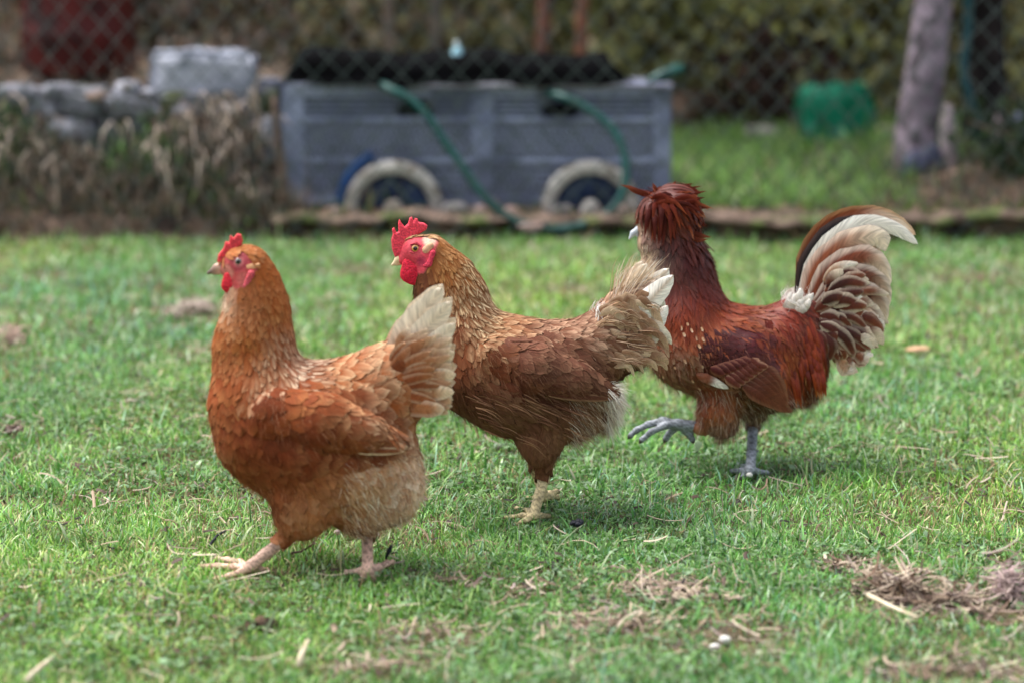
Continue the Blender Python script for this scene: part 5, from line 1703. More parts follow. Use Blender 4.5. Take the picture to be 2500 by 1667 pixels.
def mat_lattice():
    m, N, L, b = newmat('crate_lattice')
    tc = N.new('ShaderNodeTexCoord')
    sx = N.new('ShaderNodeSeparateXYZ')
    L.new(tc.outputs['Object'], sx.inputs[0])
    hs = []
    for op in ('ADD', 'SUBTRACT'):
        a = N.new('ShaderNodeMath'); a.operation = op
        L.new(sx.outputs['X'], a.inputs[0]); L.new(sx.outputs['Z'], a.inputs[1])
        c = N.new('ShaderNodeMath'); c.operation = 'MULTIPLY'; L.new(a.outputs[0], c.inputs[0]); c.inputs[1].default_value = 2 * math.pi / .0155
        s = N.new('ShaderNodeMath'); s.operation = 'SINE'; L.new(c.outputs[0], s.inputs[0])
        hs.append(s)
    mx = N.new('ShaderNodeMath'); mx.operation = 'MAXIMUM'
    L.new(hs[0].outputs[0], mx.inputs[0]); L.new(hs[1].outputs[0], mx.inputs[1])
    gt = N.new('ShaderNodeMath'); gt.operation = 'GREATER_THAN'; gt.inputs[1].default_value = .55
    L.new(mx.outputs[0], gt.inputs[0])
    mix = N.new('ShaderNodeMixRGB')
    mix.inputs['Color1'].default_value = (*lin('#2c303a'), 1)
    mix.inputs['Color2'].default_value = (*lin('#80869a'), 1)
    L.new(gt.outputs[0], mix.inputs['Fac'])
    L.new(mix.outputs[0], b.inputs['Base Color'])
    b.inputs['Roughness'].default_value = .6
    return m


M_CRATE = mat_noise('crate_plastic', '#5e6376', '#80859a', scale=7, rough=.65, bump=.15, c2='#4c5060', scale2=5)
M_LATT = mat_lattice()
M_RIB = mat_noise('crate_rib', '#70778e', '#949bb2', scale=9, rough=.65, bump=.15, c2='#5a6072', scale2=6)
M_BLACK = mat_noise('black_sheet', '#040405', '#0c0c10', scale=12, rough=.95, bump=.4, spec=.1)
M_NAVY = mat_noise('navy_metal', '#1a2740', '#26385c', scale=10, rough=.5, bump=.1)
M_TYRE = mat_noise('dirty_white_tyre', '#9a948e', '#c8c2ba', scale=18, rough=.85, bump=.5, c2='#857a6e', scale2=24)
M_PALEMET = mat_noise('pale_metal', '#8e8ea4', '#b0b0c2', scale=14, rough=.5, bump=.1)
M_HOSE = mat_noise('hose_green', '#163f3c', '#21524c', scale=12, rough=.42, bump=.1)


def build_cart():
    c = P(1165, 505, YC)
    r = empty('crate_cart', (c[0], YC + .2, ZT), 'grey plastic crate cart with pale wheels and black cover behind the chain link fence', 'cart')
    m = MB()
    for (v0, v1) in ((206, 238), (286, 302), (384, 402), (476, 502)):
        pbox(m, 690, v0, 1640, v1, YC - .004, .02)
    for (u0, u1) in ((690, 742), (1150, 1206), (1592, 1640)):
        pbox(m, u0, 238, u1, 476, YC - .001, .016)
    for v in (322, 343, 364, 420, 438, 457):
        pbox(m, 742, v - 2.5, 1592, v + 2.5, YC + .001, .009, .001)
    for v in (250, 264, 276):
        pbox(m, 742, v - 2, 960, v + 2, YC + .002, .01, .001); pbox(m, 1066, v - 2, 1316, v + 2, YC + .002, .01, .001); pbox(m, 1420, v - 2, 1592, v + 2, YC + .002, .01, .001)
    m.build('crate_frame', M_RIB, r, False)
    pbox(MB(), 692, 236, 1638, 290, YC + .008, .02, 0).build('upper_panel', mat_noise('crate_upper', '#484d5c', '#5c6274', scale=8, rough=.6, bump=.1), r, False)
    for (u0, v0, u1, v1) in ((742, 302, 1150, 384), (1206, 302, 1592, 384), (742, 402, 1150, 476), (1206, 402, 1592, 476)):
        pbox(MB(), u0 + 1, v0 + 1, u1 - 1, v1 - 1, YC + .008, .012, 0).build('lattice_panel', M_LATT, r, False)
    pbox(MB(), 700, 215, 1630, 498, YC + .03, .42, .004).build('crate_body', M_CRATE, r, False)
    for (u, v) in ((1012, 268), (1368, 270)):
        pbox(MB(), u - 42, v - 17, u + 42, v + 15, YC - .010, .03, .008).build('hand_hole', M_BLACK, r)
    # cover
    m = MB()
    a = [P(u, v, YC - .045) for u, v in ((684, 210), (720, 146), (1490, 160), (1548, 208))]
    bm = m.bm
    nu, nv = 40, 8
    g = np.random.default_rng(3)
    rows = []
    for j in range(nv + 1):
        tv = j / nv
        row = []
        for i in range(nu + 1):
            tu = i / nu
            lo = a[0] * (1 - tu) + a[3] * tu; hi = a[1] * (1 - tu) + a[2] * tu
            if tv < .4:
                p = lo + (hi - lo) * (tv / .4); p = p + np.array([0, tv * .05, 0])
            else:
                k = (tv - .4) / .6
                p = hi + np.array([0, .02 + k * .44, .018 * math.sin(k * 3.14) + .003 * math.sin(tu * 9 + k * 4) - .06 * max(0, k - .8) * 5])
            p = p + np.array([0, -.003 * math.sin(tu * 11 + j * .4), .005 * math.sin(tu * 14) + .004 * math.sin(tu * 33)])
            row.append(bm.verts.new(p))
        rows.append(row)
    for j in range(nv):
        for i in range(nu):
            bm.faces.new((rows[j][i], rows[j][i + 1], rows[j + 1][i + 1], rows[j + 1][i]))
    bmesh.ops.solidify(bm, geom=bm.faces[:], thickness=.008)
    m.build('cover', M_BLACK, r)
    pbox(MB(), 900, 203, 1644, 217, YC - .03, .016, .004).build('top_rail', M_PALEMET, r)
    pbox(MB(), 742, 494, 1592, 512, YC + .0, .30, .004).build('chassis', M_NAVY, r)
    for (u, v) in ((962, 513), (1442, 513)):
        p = P(u, v, YC - .05)
        w = empty('wheel', tuple(p), None, None)
        s = 1 / (FPX / (YC - .05)) * 1.0
        w.parent = r
        w.matrix_parent_inverse = Matrix.Translation(-Vector(r.location))
        MB().ring(tuple(p), (0, 1, 0), 90 * s, 122 * s, .04).build('tyre', M_TYRE, w)
        MB().ring((p[0], p[1] + .012, p[2]), (0, 1, 0), 4 * s, 85 * s, .012).build('wheel_disc', M_NAVY, w)
        for k in range(3):
            an = math.pi / 2 + k * 2.094
            d = Vector((math.cos(an), 0, math.sin(an)))
            MB().tube([Vector(p) + d * .012, Vector(p) + d * 84 * s], .010, 8).build('spoke', M_NAVY, w)
        MB().rock((p[0], p[1] - .02, p[2]), (26 * s, .022, 28 * s), 2, .05, 3).build('hub', M_TYRE, w)
    pts = [P(962 - 128 * math.cos(t), 500 - 130 * math.sin(t), YC - .02) for t in np.linspace(-.05, 1.15, 9)]
    MB().tube(pts, .016, 8).build('mudguard', mat_noise('blue_plastic', '#1b3a66', '#264c80', scale=8, rough=.5), r)
    # second grey crate coupled behind on the left
    e = empty('plastic_crate', tuple(P(655, 480, YC + .22)), 'dark grey slatted crate squeezed between the stone wall and the cart', 'crate')
    m = MB()
    for (v0, v1) in ((196, 215), (262, 282), (330, 350), (402, 420), (468, 488)):
        pbox(m, 618, v0, 690, v1, YC + .20, .02)
    pbox(m, 618, 215, 634, 468, YC + .203, .016)
    m.build('crate_frame', M_CRATE, e, False)
    pbox(MB(), 622, 205, 688, 480, YC + .222, .2, .002).build('crate_body', mat_noise('crate_dark', '#4a5164', '#6a728a', scale=9, rough=.6), e, False)


build_cart()


def build_hose():
    pth = [(930, 205), (952, 218), (1000, 242), (1048, 290), (1085, 345), (1130, 410), (1170, 465), (1215, 512), (1270, 545), (1340, 560), (1410, 553), (1470, 530), (1512, 490), (1528, 440), (1526, 385), (1505, 330), (1468, 290), (1420, 258), (1375, 238), (1335, 226)]
    pts = []
    n = len(pth)
    for i, (u, v) in enumerate(pth):
        y = YC - .06 - (YC - YL - .06) * math.sin(i / (n - 1) * math.pi) ** 1.5
        if i in (0, n - 1): y = YC - .02
        p = P(u, v, y)
        pts.append(p)
    tag(MB().tube(spline(pts, 90), .0112, 10).build('garden_hose', M_HOSE), 'dark green garden hose looped over the front of the grey cart', 'hose')
    tag(MB().tube(spline([P(1585, 200, YC + .02), P(1620, 184, YC + .03), P(1668, 166, YC + .05)], 8), [.010, .013, .015, .016, .017, .017, .016, .012], 10).build('hose_end', M_HOSE), 'short green pipe end lying on the cart corner behind the rail', 'pipe')
    # small bottle on the cover
    p = P(1116, 153, YC + .1)
    e = empty('bottle', tuple(p), 'pale aqua bottle standing on the black cart cover', 'bottle')
    prf = [(.0, .0), (.014, .0), (.0155, .006), (.0155, .030), (.011, .040), (.007, .044)]
    mm = mat_noise('aqua_plastic', '#8fc0cc', '#b4dae2', scale=20, rough=.25, bump=0)
    MB().tube([(p[0], p[1], p[2] + z) for r_, z in prf[1:]], [r_ for r_, z in prf[1:]], 16).build('bottle_body', mm, e)
    MB().tube([(p[0], p[1], p[2] + .044), (p[0], p[1], p[2] + .056)], .008, 12).build('cap', mat_noise('cap_white', '#c8d4d8', '#e0e8ea', rough=.4), e)


build_hose()


# ------------------------------------------------------------------ chain link fence
def build_fence():
    e = empty('chain_link_fence', (0, YF, 0), 'wire chain link fence with thin rusty posts between the lawn and the garden behind', 'fence')
    x0, x1, z0, z1 = -2.7, 2.7, .012, 1.25
    w, h = .072, .078
    nz = int((z1 - z0) / (h / 2))
    V, Q = [], []
    r = .0021
    o = 0
    ring = np.array([(1, 0, 0), (0, 1, 0), (-1, 0, 0), (0, -1, 0)]) * r
    kk = np.arange(nz + 1)
    for i in range(int((x1 - x0) / (w / 2)) + 1):
        xx = x0 + i * w / 2
        alt = np.where((kk + i) % 2 == 0, 1.0, -1.0)
        pts = np.stack([xx + alt * (w / 4 + .0008), YF + alt * .0022 + .008 * np.sin(xx * 3 + kk * .2), z0 + kk * h / 2], 1)
        pts[:, 0] += .010 * smooth_noise(pts[:, 0], pts[:, 2], 4, 301); pts[:, 2] += .012 * smooth_noise(pts[:, 0], pts[:, 2], 3, 302)
        V.append((pts[:, None] + ring[None]).reshape(-1, 3))
        n = nz + 1
        idx = np.arange(n * 4).reshape(n, 4) + o
        Q.append(np.stack([idx[:-1], np.roll(idx[:-1], -1, 1), np.roll(idx[1:], -1, 1), idx[1:]], -1).reshape(-1, 4))
        o += n * 4
    M_WIRE = mat_noise('coated_wire', '#3c4844', '#626c68', scale=30, rough=.5, bump=0, metallic=.3)
    link('wire_mesh', mesh_np('wire_mesh', np.concatenate(V), np.concatenate(Q)), M_WIRE, e)
    M_POST = mat_noise('rusty_post', '#4c3a34', '#7a5c50', scale=20, rough=.8, bump=.3)
    for x in (-2.3, 2.3):
        MB().tube([(x, YF + .018, 0), (x + .004, YF + .018, .6), (x, YF + .018, 1.3)], .011, 8).build('post', M_POST, e)


build_fence()


# ------------------------------------------------------------------ dry stone wall, raised bed, block, drum
YW = YL + 0.16
BED = 0.335


def build_wall():
    xe = float(P(628, 400, YW)[0])
    x_0 = -2.6
    V, q = grid_sheet(np.concatenate([[-60, -20, -8], np.linspace(-4, xe - .04, 60)]), np.concatenate([np.linspace(YW + .08, YW + 3.6, 30), [14, 30, 60]]),
                      lambda x, y: BED - .02 + .02 * smooth_noise(x, y, 8, 15))
    n0 = len(V)
    tag(link('raised_bed', mesh_np('raised_bed', V, q), M_TERR), kind='structure')
    e = empty('stone_wall', ((x_0 + xe) / 2, YW, 0), 'low grey dry stone retaining wall half hidden by dead grass', 'wall')
    mats = [mat_noise('wall_stone', '#4c4c52', '#78787f', scale=14, rough=.95, bump=1.0, c2='#4a5034', scale2=10), mat_noise('pale_wall_stone', '#6c6c74', '#9a9aa2', scale=14, rough=.95, bump=1.0, c2='#4c463c')]
    g = np.random.default_rng(17)
    z = .03
    k = 0
    row = 0
    while z < BED - .02:
        hh = g.uniform(.06, .085)
        x = x_0 + g.uniform(0, .08)
        while x < xe - .03:
            ww = g.uniform(.09, .17)
            MB().slab((x + ww / 2, YW + .08 + g.normal(0, .012), z + hh / 2), (ww * .97, .17, hh * .95), 200 + k, .007, .014).build('stone', mats[1 if (z > .2 and g.random() < .5) else 0], e)
            x += ww; k += 1
        # end of the wall, running back
        for j in range(3):
            MB().rock((xe - .03, YW + .18 + j * .16, z + hh / 2), (.07, .085, hh / 2 * 1.05), 700 + k + j, .1, 3, .75).build('stone', mats[0], e)
        z += hh * .93; row += 1
    # concrete block on top
    a, b = P(362, 256, YW + .05), P(613, 130, YW + .05)
    m_bl = mat_noise('concrete', '#6e727e', '#90939e', scale=16, rough=.9, bump=.7, c2='#a4a6b0', scale2=9)
    o = MB().slab(((a[0] + b[0]) / 2, YW + .14, (a[2] + b[2]) / 2), (b[0] - a[0], .18, b[2] - a[2]), 5).build('concrete_block', m_bl)
    tag(o, 'rough pale grey block standing on the stone wall', 'block')
    # loose stones on the top of the wall
    ls = [(40, 232, 60, 26, 'long grey loose stone at the outer end of the wall top'), (150, 226, 56, 22, 'flat bluish loose stone on the wall top, beside the long grey one'), (235, 236, 30, 16, 'small brown loose stone under the corner of the red drum'), (312, 222, 34, 26, 'round dark bluish loose stone just before the concrete block'), (455, 272, 40, 24, 'white loose stone under the middle of the concrete block'), (385, 268, 30, 20, 'white loose stone under the near corner of the concrete block'), (560, 276, 46, 24, 'white loose stone at the cart end of the wall top')]
    for i, (u, v, ru, rv, lab) in enumerate(ls):
        c = P(u, v, YW + .035 + .02 * (i % 2)); s = (YW + .04) / FPX
        o = MB().rock(c, (ru * s, .06, rv * s), 900 + i, .12, 3, .5).build('loose_stone', mat_noise('brown_stone', '#5c4a40', '#7a665a', scale=14, rough=.9, bump=.5) if i == 2 else mats[1] if i > 2 else mats[0])
        tag(o, lab, 'stone', 'loose stones on the wall')
    # red drum
    yd = YW + .75
    c = P(172, 186, yd)
    R_ = 142 * yd / FPX
    e = empty('drum', (c[0], yd + R_, c[2]), 'dark red metal drum standing on the raised bed behind the stone wall', 'drum')
    m_red = mat_noise('red_metal', '#3c0e0c', '#541612', scale=9, rough=.6, bump=.15, c2='#260c0a', scale2=12, metallic=.1)
    z0 = c[2]
    prf = [(0, .97), (.01, 1), (.10, 1), (.115, 1.035), (.13, 1), (.26, 1), (.275, 1.035), (.29, 1), (.41, 1), (.42, .97)]
    MB().tube([(c[0], yd + R_, z0 + h) for h, _ in prf], [R_ * k for _, k in prf], 40).build('shell', m_red, e)
    MB().ring((c[0], yd + R_, z0 + .425), (0, 0, 1), R_ * .94, R_ * 1.01, .014).build('rim', m_red, e)
    MB().box((c[0], yd + R_, (z0 + BED - .02) / 2 ), (R_ * 1.9, R_ * 1.6, z0 - BED + .02 if z0 > BED else .02), bevel=.005)
    m = MB()
    for k in range(3):
        m.rock((c[0] - R_ * .6 + k * R_ * .6, yd + R_ * .7, (z0 + BED - .03) / 2), (R_ * .34, R_ * .6, max((z0 - BED + .03) / 2, .01) * 1.02), 40 + k, .06, 3, .8)
    m.build('stand', mat_noise('stand_brick', '#2c221e', '#4c3c34', rough=.9), e)


build_wall()


def build_dry_grass():
    g = np.random.default_rng(151)
    t = Tuft()
    xe = float(P(640, 400, YW)[0])
    PALD = ['#8a7668', '#a6917f', '#5c4a3e', '#bfac98', '#43352b', '#46522c', '#344224']
    # hanging from the wall top and out of its joints
    N = 5200
    x = g.uniform(-2.2, xe, N)
    zt = g.uniform(0, 1, N) ** .7
    z = BED * zt - .01
    y = YW - .012 - .02 * g.random(N) - .05 * (1 - zt)
    keep = (z < BED * .86 + .06 * smooth_noise(x, x * 0, 9, 7))
    x, y, z = x[keep], y[keep], z[keep]; N = len(x)
    L = g.uniform(.06, .2, N)
    c = pick(PALD, N, g, [.22, .17, .2, .1, .16, .09, .06])
    gz = smooth_noise(x, z, 12, 61)
    c *= .72
    gr = (gz > .7) & (g.random(N) < .7)
    c[gr] = pick(['#44602c', '#55723a', '#34501f'], int(gr.sum()), g)
    # drooping: start leaning out towards the lawn, then falling
    nseg = 4
    az = -np.pi / 2 + g.normal(0, .7, N)
    th = np.abs(g.normal(.7, .3, N)); bend = g.uniform(1.4, 2.6, N)
    V = np.zeros((N, 2 * nseg + 1, 3)); C = np.zeros_like(V)
    cx, cy, cz = x.copy(), y.copy(), z.copy()
    W = .0042 * g.lognormal(0, .35, N)
    lg = g.random(N) < .06          # long bleached strands
    L[lg] = g.uniform(.14, .3, int(lg.sum())); W[lg] = .0065; c[lg] = pick(['#b8a496', '#c4b2a2', '#a89286'], int(lg.sum()), g)
    for i in range(nseg + 1):
        v = i / nseg
        w = W * .5 * (1 - .7 * v)
        if i < nseg:
            V[:, 2 * i] = np.stack([cx - w, cy, cz], 1); V[:, 2 * i + 1] = np.stack([cx + w, cy, cz], 1)
            C[:, 2 * i] = C[:, 2 * i + 1] = c
        else:
            V[:, 2 * i] = np.stack([cx, cy, cz], 1); C[:, 2 * i] = c
        cx = cx + np.cos(az) * np.sin(th) * L / nseg * .55
        cy = np.maximum(cy + np.sin(az) * np.sin(th) * L / nseg * .55, YL - .02)
        cz = np.maximum(cz + np.cos(th) * L / nseg, .004)
        th = th + bend / nseg
    t.put(V, C, np.array([[2 * i, 2 * i + 1, 2 * i + 3, 2 * i + 2] for i in range(nseg - 1)]), np.array([[2 * nseg - 2, 2 * nseg - 1, 2 * nseg]]))
    # upright dead stalks and tufts at the foot and beside the cart
    N = 2600
    x = g.uniform(-2.2, xe + .12, N); y = YL + g.uniform(-.01, .12, N)
    c = pick(PALD, N, g, [.22, .17, .2, .1, .16, .09, .06])
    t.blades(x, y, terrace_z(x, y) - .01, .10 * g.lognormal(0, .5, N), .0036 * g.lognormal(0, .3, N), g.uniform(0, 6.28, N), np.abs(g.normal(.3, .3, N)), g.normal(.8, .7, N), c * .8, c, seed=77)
    # on top of the bed
    N = 1500
    x = g.uniform(-2.4, xe - .05, N); y = YW + g.uniform(.22, 1.6, N)
    c = pick(PALD, N, g, [.22, .17, .2, .1, .16, .09, .06])
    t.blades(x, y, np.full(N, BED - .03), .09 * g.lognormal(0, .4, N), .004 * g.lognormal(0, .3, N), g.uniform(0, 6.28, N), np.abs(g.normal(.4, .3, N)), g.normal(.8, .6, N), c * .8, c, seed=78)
    tag(t.build('dry_grass', M_STRAW), kind='stuff')
    # brown weeds on the bank
    t = Tuft()
    N = 7000
    x = g.uniform(.85, 2.9, N); y = YL + .03 + 1.3 * g.random(N)
    c = pick(['#5c4c40', '#7c6a5c', '#463830', '#46543a', '#6c5c50'], N, g)
    t.blades(x, y, terrace_z(x, y) - .006, .05 * g.lognormal(0, .5, N), .004 * g.lognormal(0, .3, N), g.uniform(0, 6.28, N), np.abs(g.normal(.5, .4, N)), g.normal(.8, .7, N), c * .8, c, seed=79)
    tag(t.build('bank_weed_grass', M_STRAW), kind='stuff')


build_dry_grass()


# ------------------------------------------------------------------ rubble under the cart
def build_rubble():
    g = np.random.default_rng(171)
    mt = [mat_noise('pink_rubble', '#8a7268', '#b09890', scale=20, rough=.9, bump=.5), mat_noise('grey_rubble', '#6a6462', '#948e8c', scale=20, rough=.9, bump=.5)]
    sp = [(640, 470, 34, 18, 'pale flat stone at the foot of the wall beside the cart'), (700, 515, 26, 14, 'small tan stone under the cart corner nearest the wall'), (815, 525, 24, 12, 'tan stone before the wheel nearer the wall'), (1020, 520, 22, 12, 'pink stone inside the rim line of the wheel nearer the wall'), (1105, 524, 34, 18, 'largest pink stone under the cart between the wheels'),
          (1172, 522, 20, 14, 'greyish stone beside the largest pink stone'), (1250, 530, 22, 12, 'pinkish stone where the hose touches ground'), (1375, 515, 28, 16, 'pale pink stone inside the farther wheel'), (1510, 522, 26, 16, 'tan stone behind the hose loop'), (1300, 555, 36, 10, 'flat brown stone in the step below the hose'), (1600, 540, 40, 12, 'flat brown stone in the step behind the rooster crest')]
    for i, (u, v, ru, rv, lab) in enumerate(sp):
        y = YC - .085 if v < 535 else YL + .005
        s = y / FPX
        c = P(u, v, y)
        c[2] = max(c[2], .5 * rv * s + (ZT - .01 if v < 535 else .02))
        tag(MB().rock(c, (ru * s, .028, rv * s * 1.1), 300 + i, .14, 3, .4).build('rubble_stone', mt[i % 3 == 1]), lab, 'stone', 'rubble along the earth step')
    sp = [(1600, 268, 40, 34, 'pale grey rock heaped behind the cart, biggest of the heap'), (1660, 296, 46, 28, 'pinkish rock at the front of the heap behind the cart'), (1715, 282, 34, 30, 'mauve rock at the end of the heap behind the cart'), (1860, 300, 40, 24, 'pale rock beside the green sack'), (2180, 330, 40, 22, 'whitish rock between the green sack and the tree trunk')]
    for i, (u, v, ru, rv, lab) in enumerate(sp):
        y = 8.75 + .1 * i if i < 3 else 8.3
        s = y / FPX
        c = P(u, v, y); c[2] = min(c[2], ZT + rv * s * .8) if i > 2 else c[2]
        tag(MB().rock(c, (ru * s, ru * s, rv * s), 330 + i, .16, 3, .3).build('rock', mt[i % 2]), lab, 'rock', 'rocks at the foot of the hedge')
    m = MB(); gg = np.random.default_rng(5)
    c = P(1650, 330, 9.0)
    m.rock((c[0], 9.05, ZT + .05), (.28, .3, max(.1, float(P(1650, 300, 9.0)[2]) - ZT)), 41, .18, 4)
    tag(m.build('soil_mound', M_TERR), 'low brown soil mound under the heap of rocks behind the cart', 'mound')


build_rubble()
_m = mat_noise('stick_bark', '#4a3a32', '#7a665a', scale=20, rough=.9, bump=.4)
_y = YL + .06
tag(MB().tube(spline([P(694, 500, _y), P(688, 420, _y), P(678, 330, _y - .01), P(668, 235, _y)], 12), list(np.linspace(.012, .007, 12)), 8).build('stick', _m), 'brown stick leaning upright between the stone wall and the cart', 'stick')


# ------------------------------------------------------------------ trees, bushes, garden things behind
def bush(name, label, cat, x, y, w, d, h, pal, n, leaf, seed, z0=ZT, twig=True, group=None, twigcol=('#4a3c34', '#6c5a4e')):
    g = np.random.default_rng(seed)
    e = empty(name, (x, y, z0), label, cat, group)
    m = MB()
    tips = []
    for i in range(14):
        a = g.uniform(0, 6.28); r = g.uniform(.15, .85)
        top = np.array([x + math.cos(a) * w * .5 * r, y + math.sin(a) * d * .5 * r, z0 + h * g.uniform(.5, .95)])
        base = np.array([x + math.cos(a) * w * .12, y + math.sin(a) * d * .12, z0 - .02])
        mid = (base + top) / 2 + np.array([math.cos(a), math.sin(a), 0]) * .06 * w + g.normal(0, .03, 3)
        m.tube(spline([base, mid, top], 7), list(np.linspace(.018, .005, 7)), 6)
        for j in range(5):
            k = g.uniform(.35, .95)
            p0 = base * (1 - k) ** 2 + 2 * mid * k * (1 - k) + top * k * k
            p1 = p0 + np.array([g.normal(0, w * .16), g.normal(0, d * .16), g.uniform(-.02, .22) * h])
            m.tube([p0, (p0 + p1) / 2 + g.normal(0, .02, 3), p1], [.006, .004, .002], 5)
            tips.append(p1)
        tips.append(top)
    m.build('branches', mat_noise('bark_' + name, *twigcol, scale=20, rough=.9, bump=.3), e)
    cl = np.array(tips)
    cen = cl[g.integers(0, len(cl), n)] + g.normal(0, 1, (n, 3)) * np.array([w, d, h]) * .085
    fill = g.random(n) < .55          # leaves that fill the lower body of the bush
    a = g.uniform(0, 6.28, n); r = np.sqrt(g.random(n)) * .55
    low = np.stack([x + np.cos(a) * w * r, y + np.sin(a) * d * r, z0 + h * .55 * g.random(n)], 1)
    cen = np.where(fill[:, None], low, cen)
    cen[:, 2] = np.maximum(cen[:, 2], z0 + .02)
    c = pick(pal, n, g) * (1 + .25 * smooth_noise(cen[:, 0] * 1.0, cen[:, 2], 7, seed + 400))[:, None].clip(.5, 1.6)
    t = Tuft()
    t.leaflets(cen[:, 0], cen[:, 1], cen[:, 2], leaf * g.lognormal(0, .3, n), g.normal(1.57, .8, n), g.normal(1.0, .45, n), c, asp=.6)
    t.build('foliage', M_LEAF, e)
    return e


def build_garden():
    OLV = ['#b2b478', '#c0be80', '#a0a46c', '#d0cc98', '#9a9068']
    BRN = ['#9a8678', '#a89486', '#84725f', '#b8a696', '#908a6c']
    MIX = ['#a8a278', '#b2a084', '#96946c', '#c0b88a', '#9c8a7a']
    DRK = ['#1e2620', '#2a3028', '#262020', '#34302a', '#1a1e1c']
    bush('brown_bush', 'bare brown twiggy bush behind the red drum', 'bush', -2.5, 8.6, 1.2, .9, 1.9, BRN, 9000, .045, 1, BED)
    bush('brown_bush', 'dull brown twiggy bush behind the concrete block', 'bush', -1.35, 8.9, 1.2, .9, 1.9, BRN, 10000, .045, 2, .2)
    bush('brown_bush', 'grey brown bush with a few green leaves behind the cart end by the wall', 'bush', -.45, 9.1, 1.1, .9, 1.8, MIX, 9000, .045, 3)
    bush('olive_bush', 'olive green bush behind the aqua bottle', 'bush', .35, 9.4, 1.1, .9, 1.9, OLV, 9000, .05, 4)
    bush('olive_bush', 'yellowish olive bush above the rock heap', 'bush', 1.15, 9.3, 1.1, .9, 1.9, OLV + ['#acae62'], 9500, .05, 5)
    bush('olive_bush', 'darker olive bush behind the green sack', 'bush', 1.95, 9.2, 1.1, .9, 1.8, OLV[:3] + MIX, 9000, .05, 6)
    bush('dark_bush', 'almost black evergreen bush behind the leaning tree', 'bush', 2.45, 8.2, .95, .8, 1.7, DRK, 5200, .045, 7)
    bush('dark_bush', 'added dark leaf mass in place of the shadow at the outer wall end above the drum', 'bush', -2.15, 7.6, .5, .6, 1.5, DRK, 2600, .04, 8, BED)  # near-black leaves added to stand for the black shadow in this corner
    bush('low_bush', 'low dark green bush on the bank edge', 'bush', 1.56, YL + .4, .5, .5, .26, ['#24341e', '#2e4024', '#3a4a2c', '#1c2818'], 1700, .026, 9, ZT + .05)
    bush('low_bush', 'low reddish stemmed shrub under the olive bushes', 'bush', .98, 9.0, .5, .45, .45, ['#4a3432', '#5a4038', '#3a2c2a', '#5c4c3c'], 1600, .035, 10)
    # hedge added across the back to block the low sky light
    g = np.random.default_rng(200)
    N = 36000
    t = Tuft()
    x = g.uniform(-9, 9, N); y = 11.5 + 1.2 * g.random(N); z = g.uniform(0, 1, N) ** .8 * (3.0 + .4 * np.sin(x * 2))
    c = pick(['#a0a870', '#b0b07c', '#a09078', '#c2c08c', '#8c9064'], N, g)
    t.leaflets(x, y, z, .10 * g.lognormal(0, .3, N), g.normal(1.57, .8, N), g.normal(1.0, .45, N), c, asp=.7)
    tag(t.build('sky_block_foliage', M_LEAF), kind='stuff')
    # saplings
    BK = [('#5c4038', '#80584a'), ('#6a4638', '#8a5c48'), ('#5c5048', '#7a6c60'), ('#5a5048', '#746a5e')]
    SP = [(1312, 150, 8.35, 21, 'straight red brown sapling trunk behind the middle of the cart'), (1416, 150, 8.2, 19, 'second red brown sapling, the one toward the cart\'s rail end'), (950, 150, 8.5, 16, 'grey brown sapling behind the bottle, nearer the wall'), (1062, 150, 8.6, 20, 'pale grey brown sapling right behind the bottle')]
    for i, (u, v, y, wpx, lab) in enumerate(SP):
        s = y / FPX
        b0 = P(u, v, y); b0[2] = ZT - .02
        e = empty('sapling_tree', tuple(b0), lab, 'sapling', 'saplings behind the cart')
        top = np.array([b0[0] + g.normal(0, .05), y + .05, 2.3])
        MB().tube(spline([b0, (b0 + top) / 2 + g.normal(0, .015, 3), top], 12), list(np.linspace(wpx * s * .95, wpx * s * .5, 12)), 10).build('trunk', mat_noise('sapling_bark', *BK[i], scale=18, rough=.9, bump=.5), e)
        n = 900
        t = Tuft()
        cen = np.array([top[0], top[1], 2.2]) + g.normal(0, 1, (n, 3)) * np.array([.3, .3, .32])
        t.leaflets(cen[:, 0], cen[:, 1], cen[:, 2], .045 * g.lognormal(0, .3, n), g.uniform(0, 6.28, n), g.normal(0, .8, n), pick(OLV, n, g))
        m = MB()
        for k in range(9):
            a = g.uniform(0, 6.28)
            m.tube([top + np.array([0, 0, -.5 + .05 * k]), top + np.array([math.cos(a) * .2, math.sin(a) * .2, -.2 + .05 * k]), top + np.array([math.cos(a) * .4, math.sin(a) * .4, .1 + .04 * k])], [.012, .008, .003], 6)
        m.build('limbs', mat_noise('limb_bark', *BK[i], scale=18, rough=.9), e)
        t.build('crown', M_LEAF, e)
    # leaning tree with pale mauve bark
    y = 7.0; s = y / FPX
    e = empty('leaning_tree', tuple(P(2240, 440, y)), 'leaning tree trunk with pale mauve grey bark beside the bank', 'tree')
    M_BARK = mat_noise('mauve_bark', '#6c6068', '#a4949e', scale=11, rough=.95, bump=.8, c2='#544c50', scale2=16)
    path = [P(u, v, y) for u, v in ((2246, 470), (2240, 420), (2236, 350), (2248, 250), (2266, 120), (2280, 0))] + [P(2300, -160, y + .05), P(2290, -420, y + .1), P(2330, -700, y + .1)]
    MB().tube(spline(path, 40), [s * k for k in np.interp(np.linspace(0, 1, 40), [0, .1, .3, .6, 1], [66, 56, 52, 46, 34])], 18).build('trunk', M_BARK, e)
    m = MB(); t = Tuft(); top = np.array(path[-1]); n = 2600
    for k in range(14):
        a = g.uniform(0, 6.28)
        p1 = top + np.array([math.cos(a) * .35, math.sin(a) * .35, .25 + .02 * k]); p2 = top + np.array([math.cos(a) * .8, math.sin(a) * .8, .4 + .05 * k])
        m.tube(spline([top + np.array([0, 0, -.1]), p1, p2], 6), list(np.linspace(.025, .006, 6)), 7)
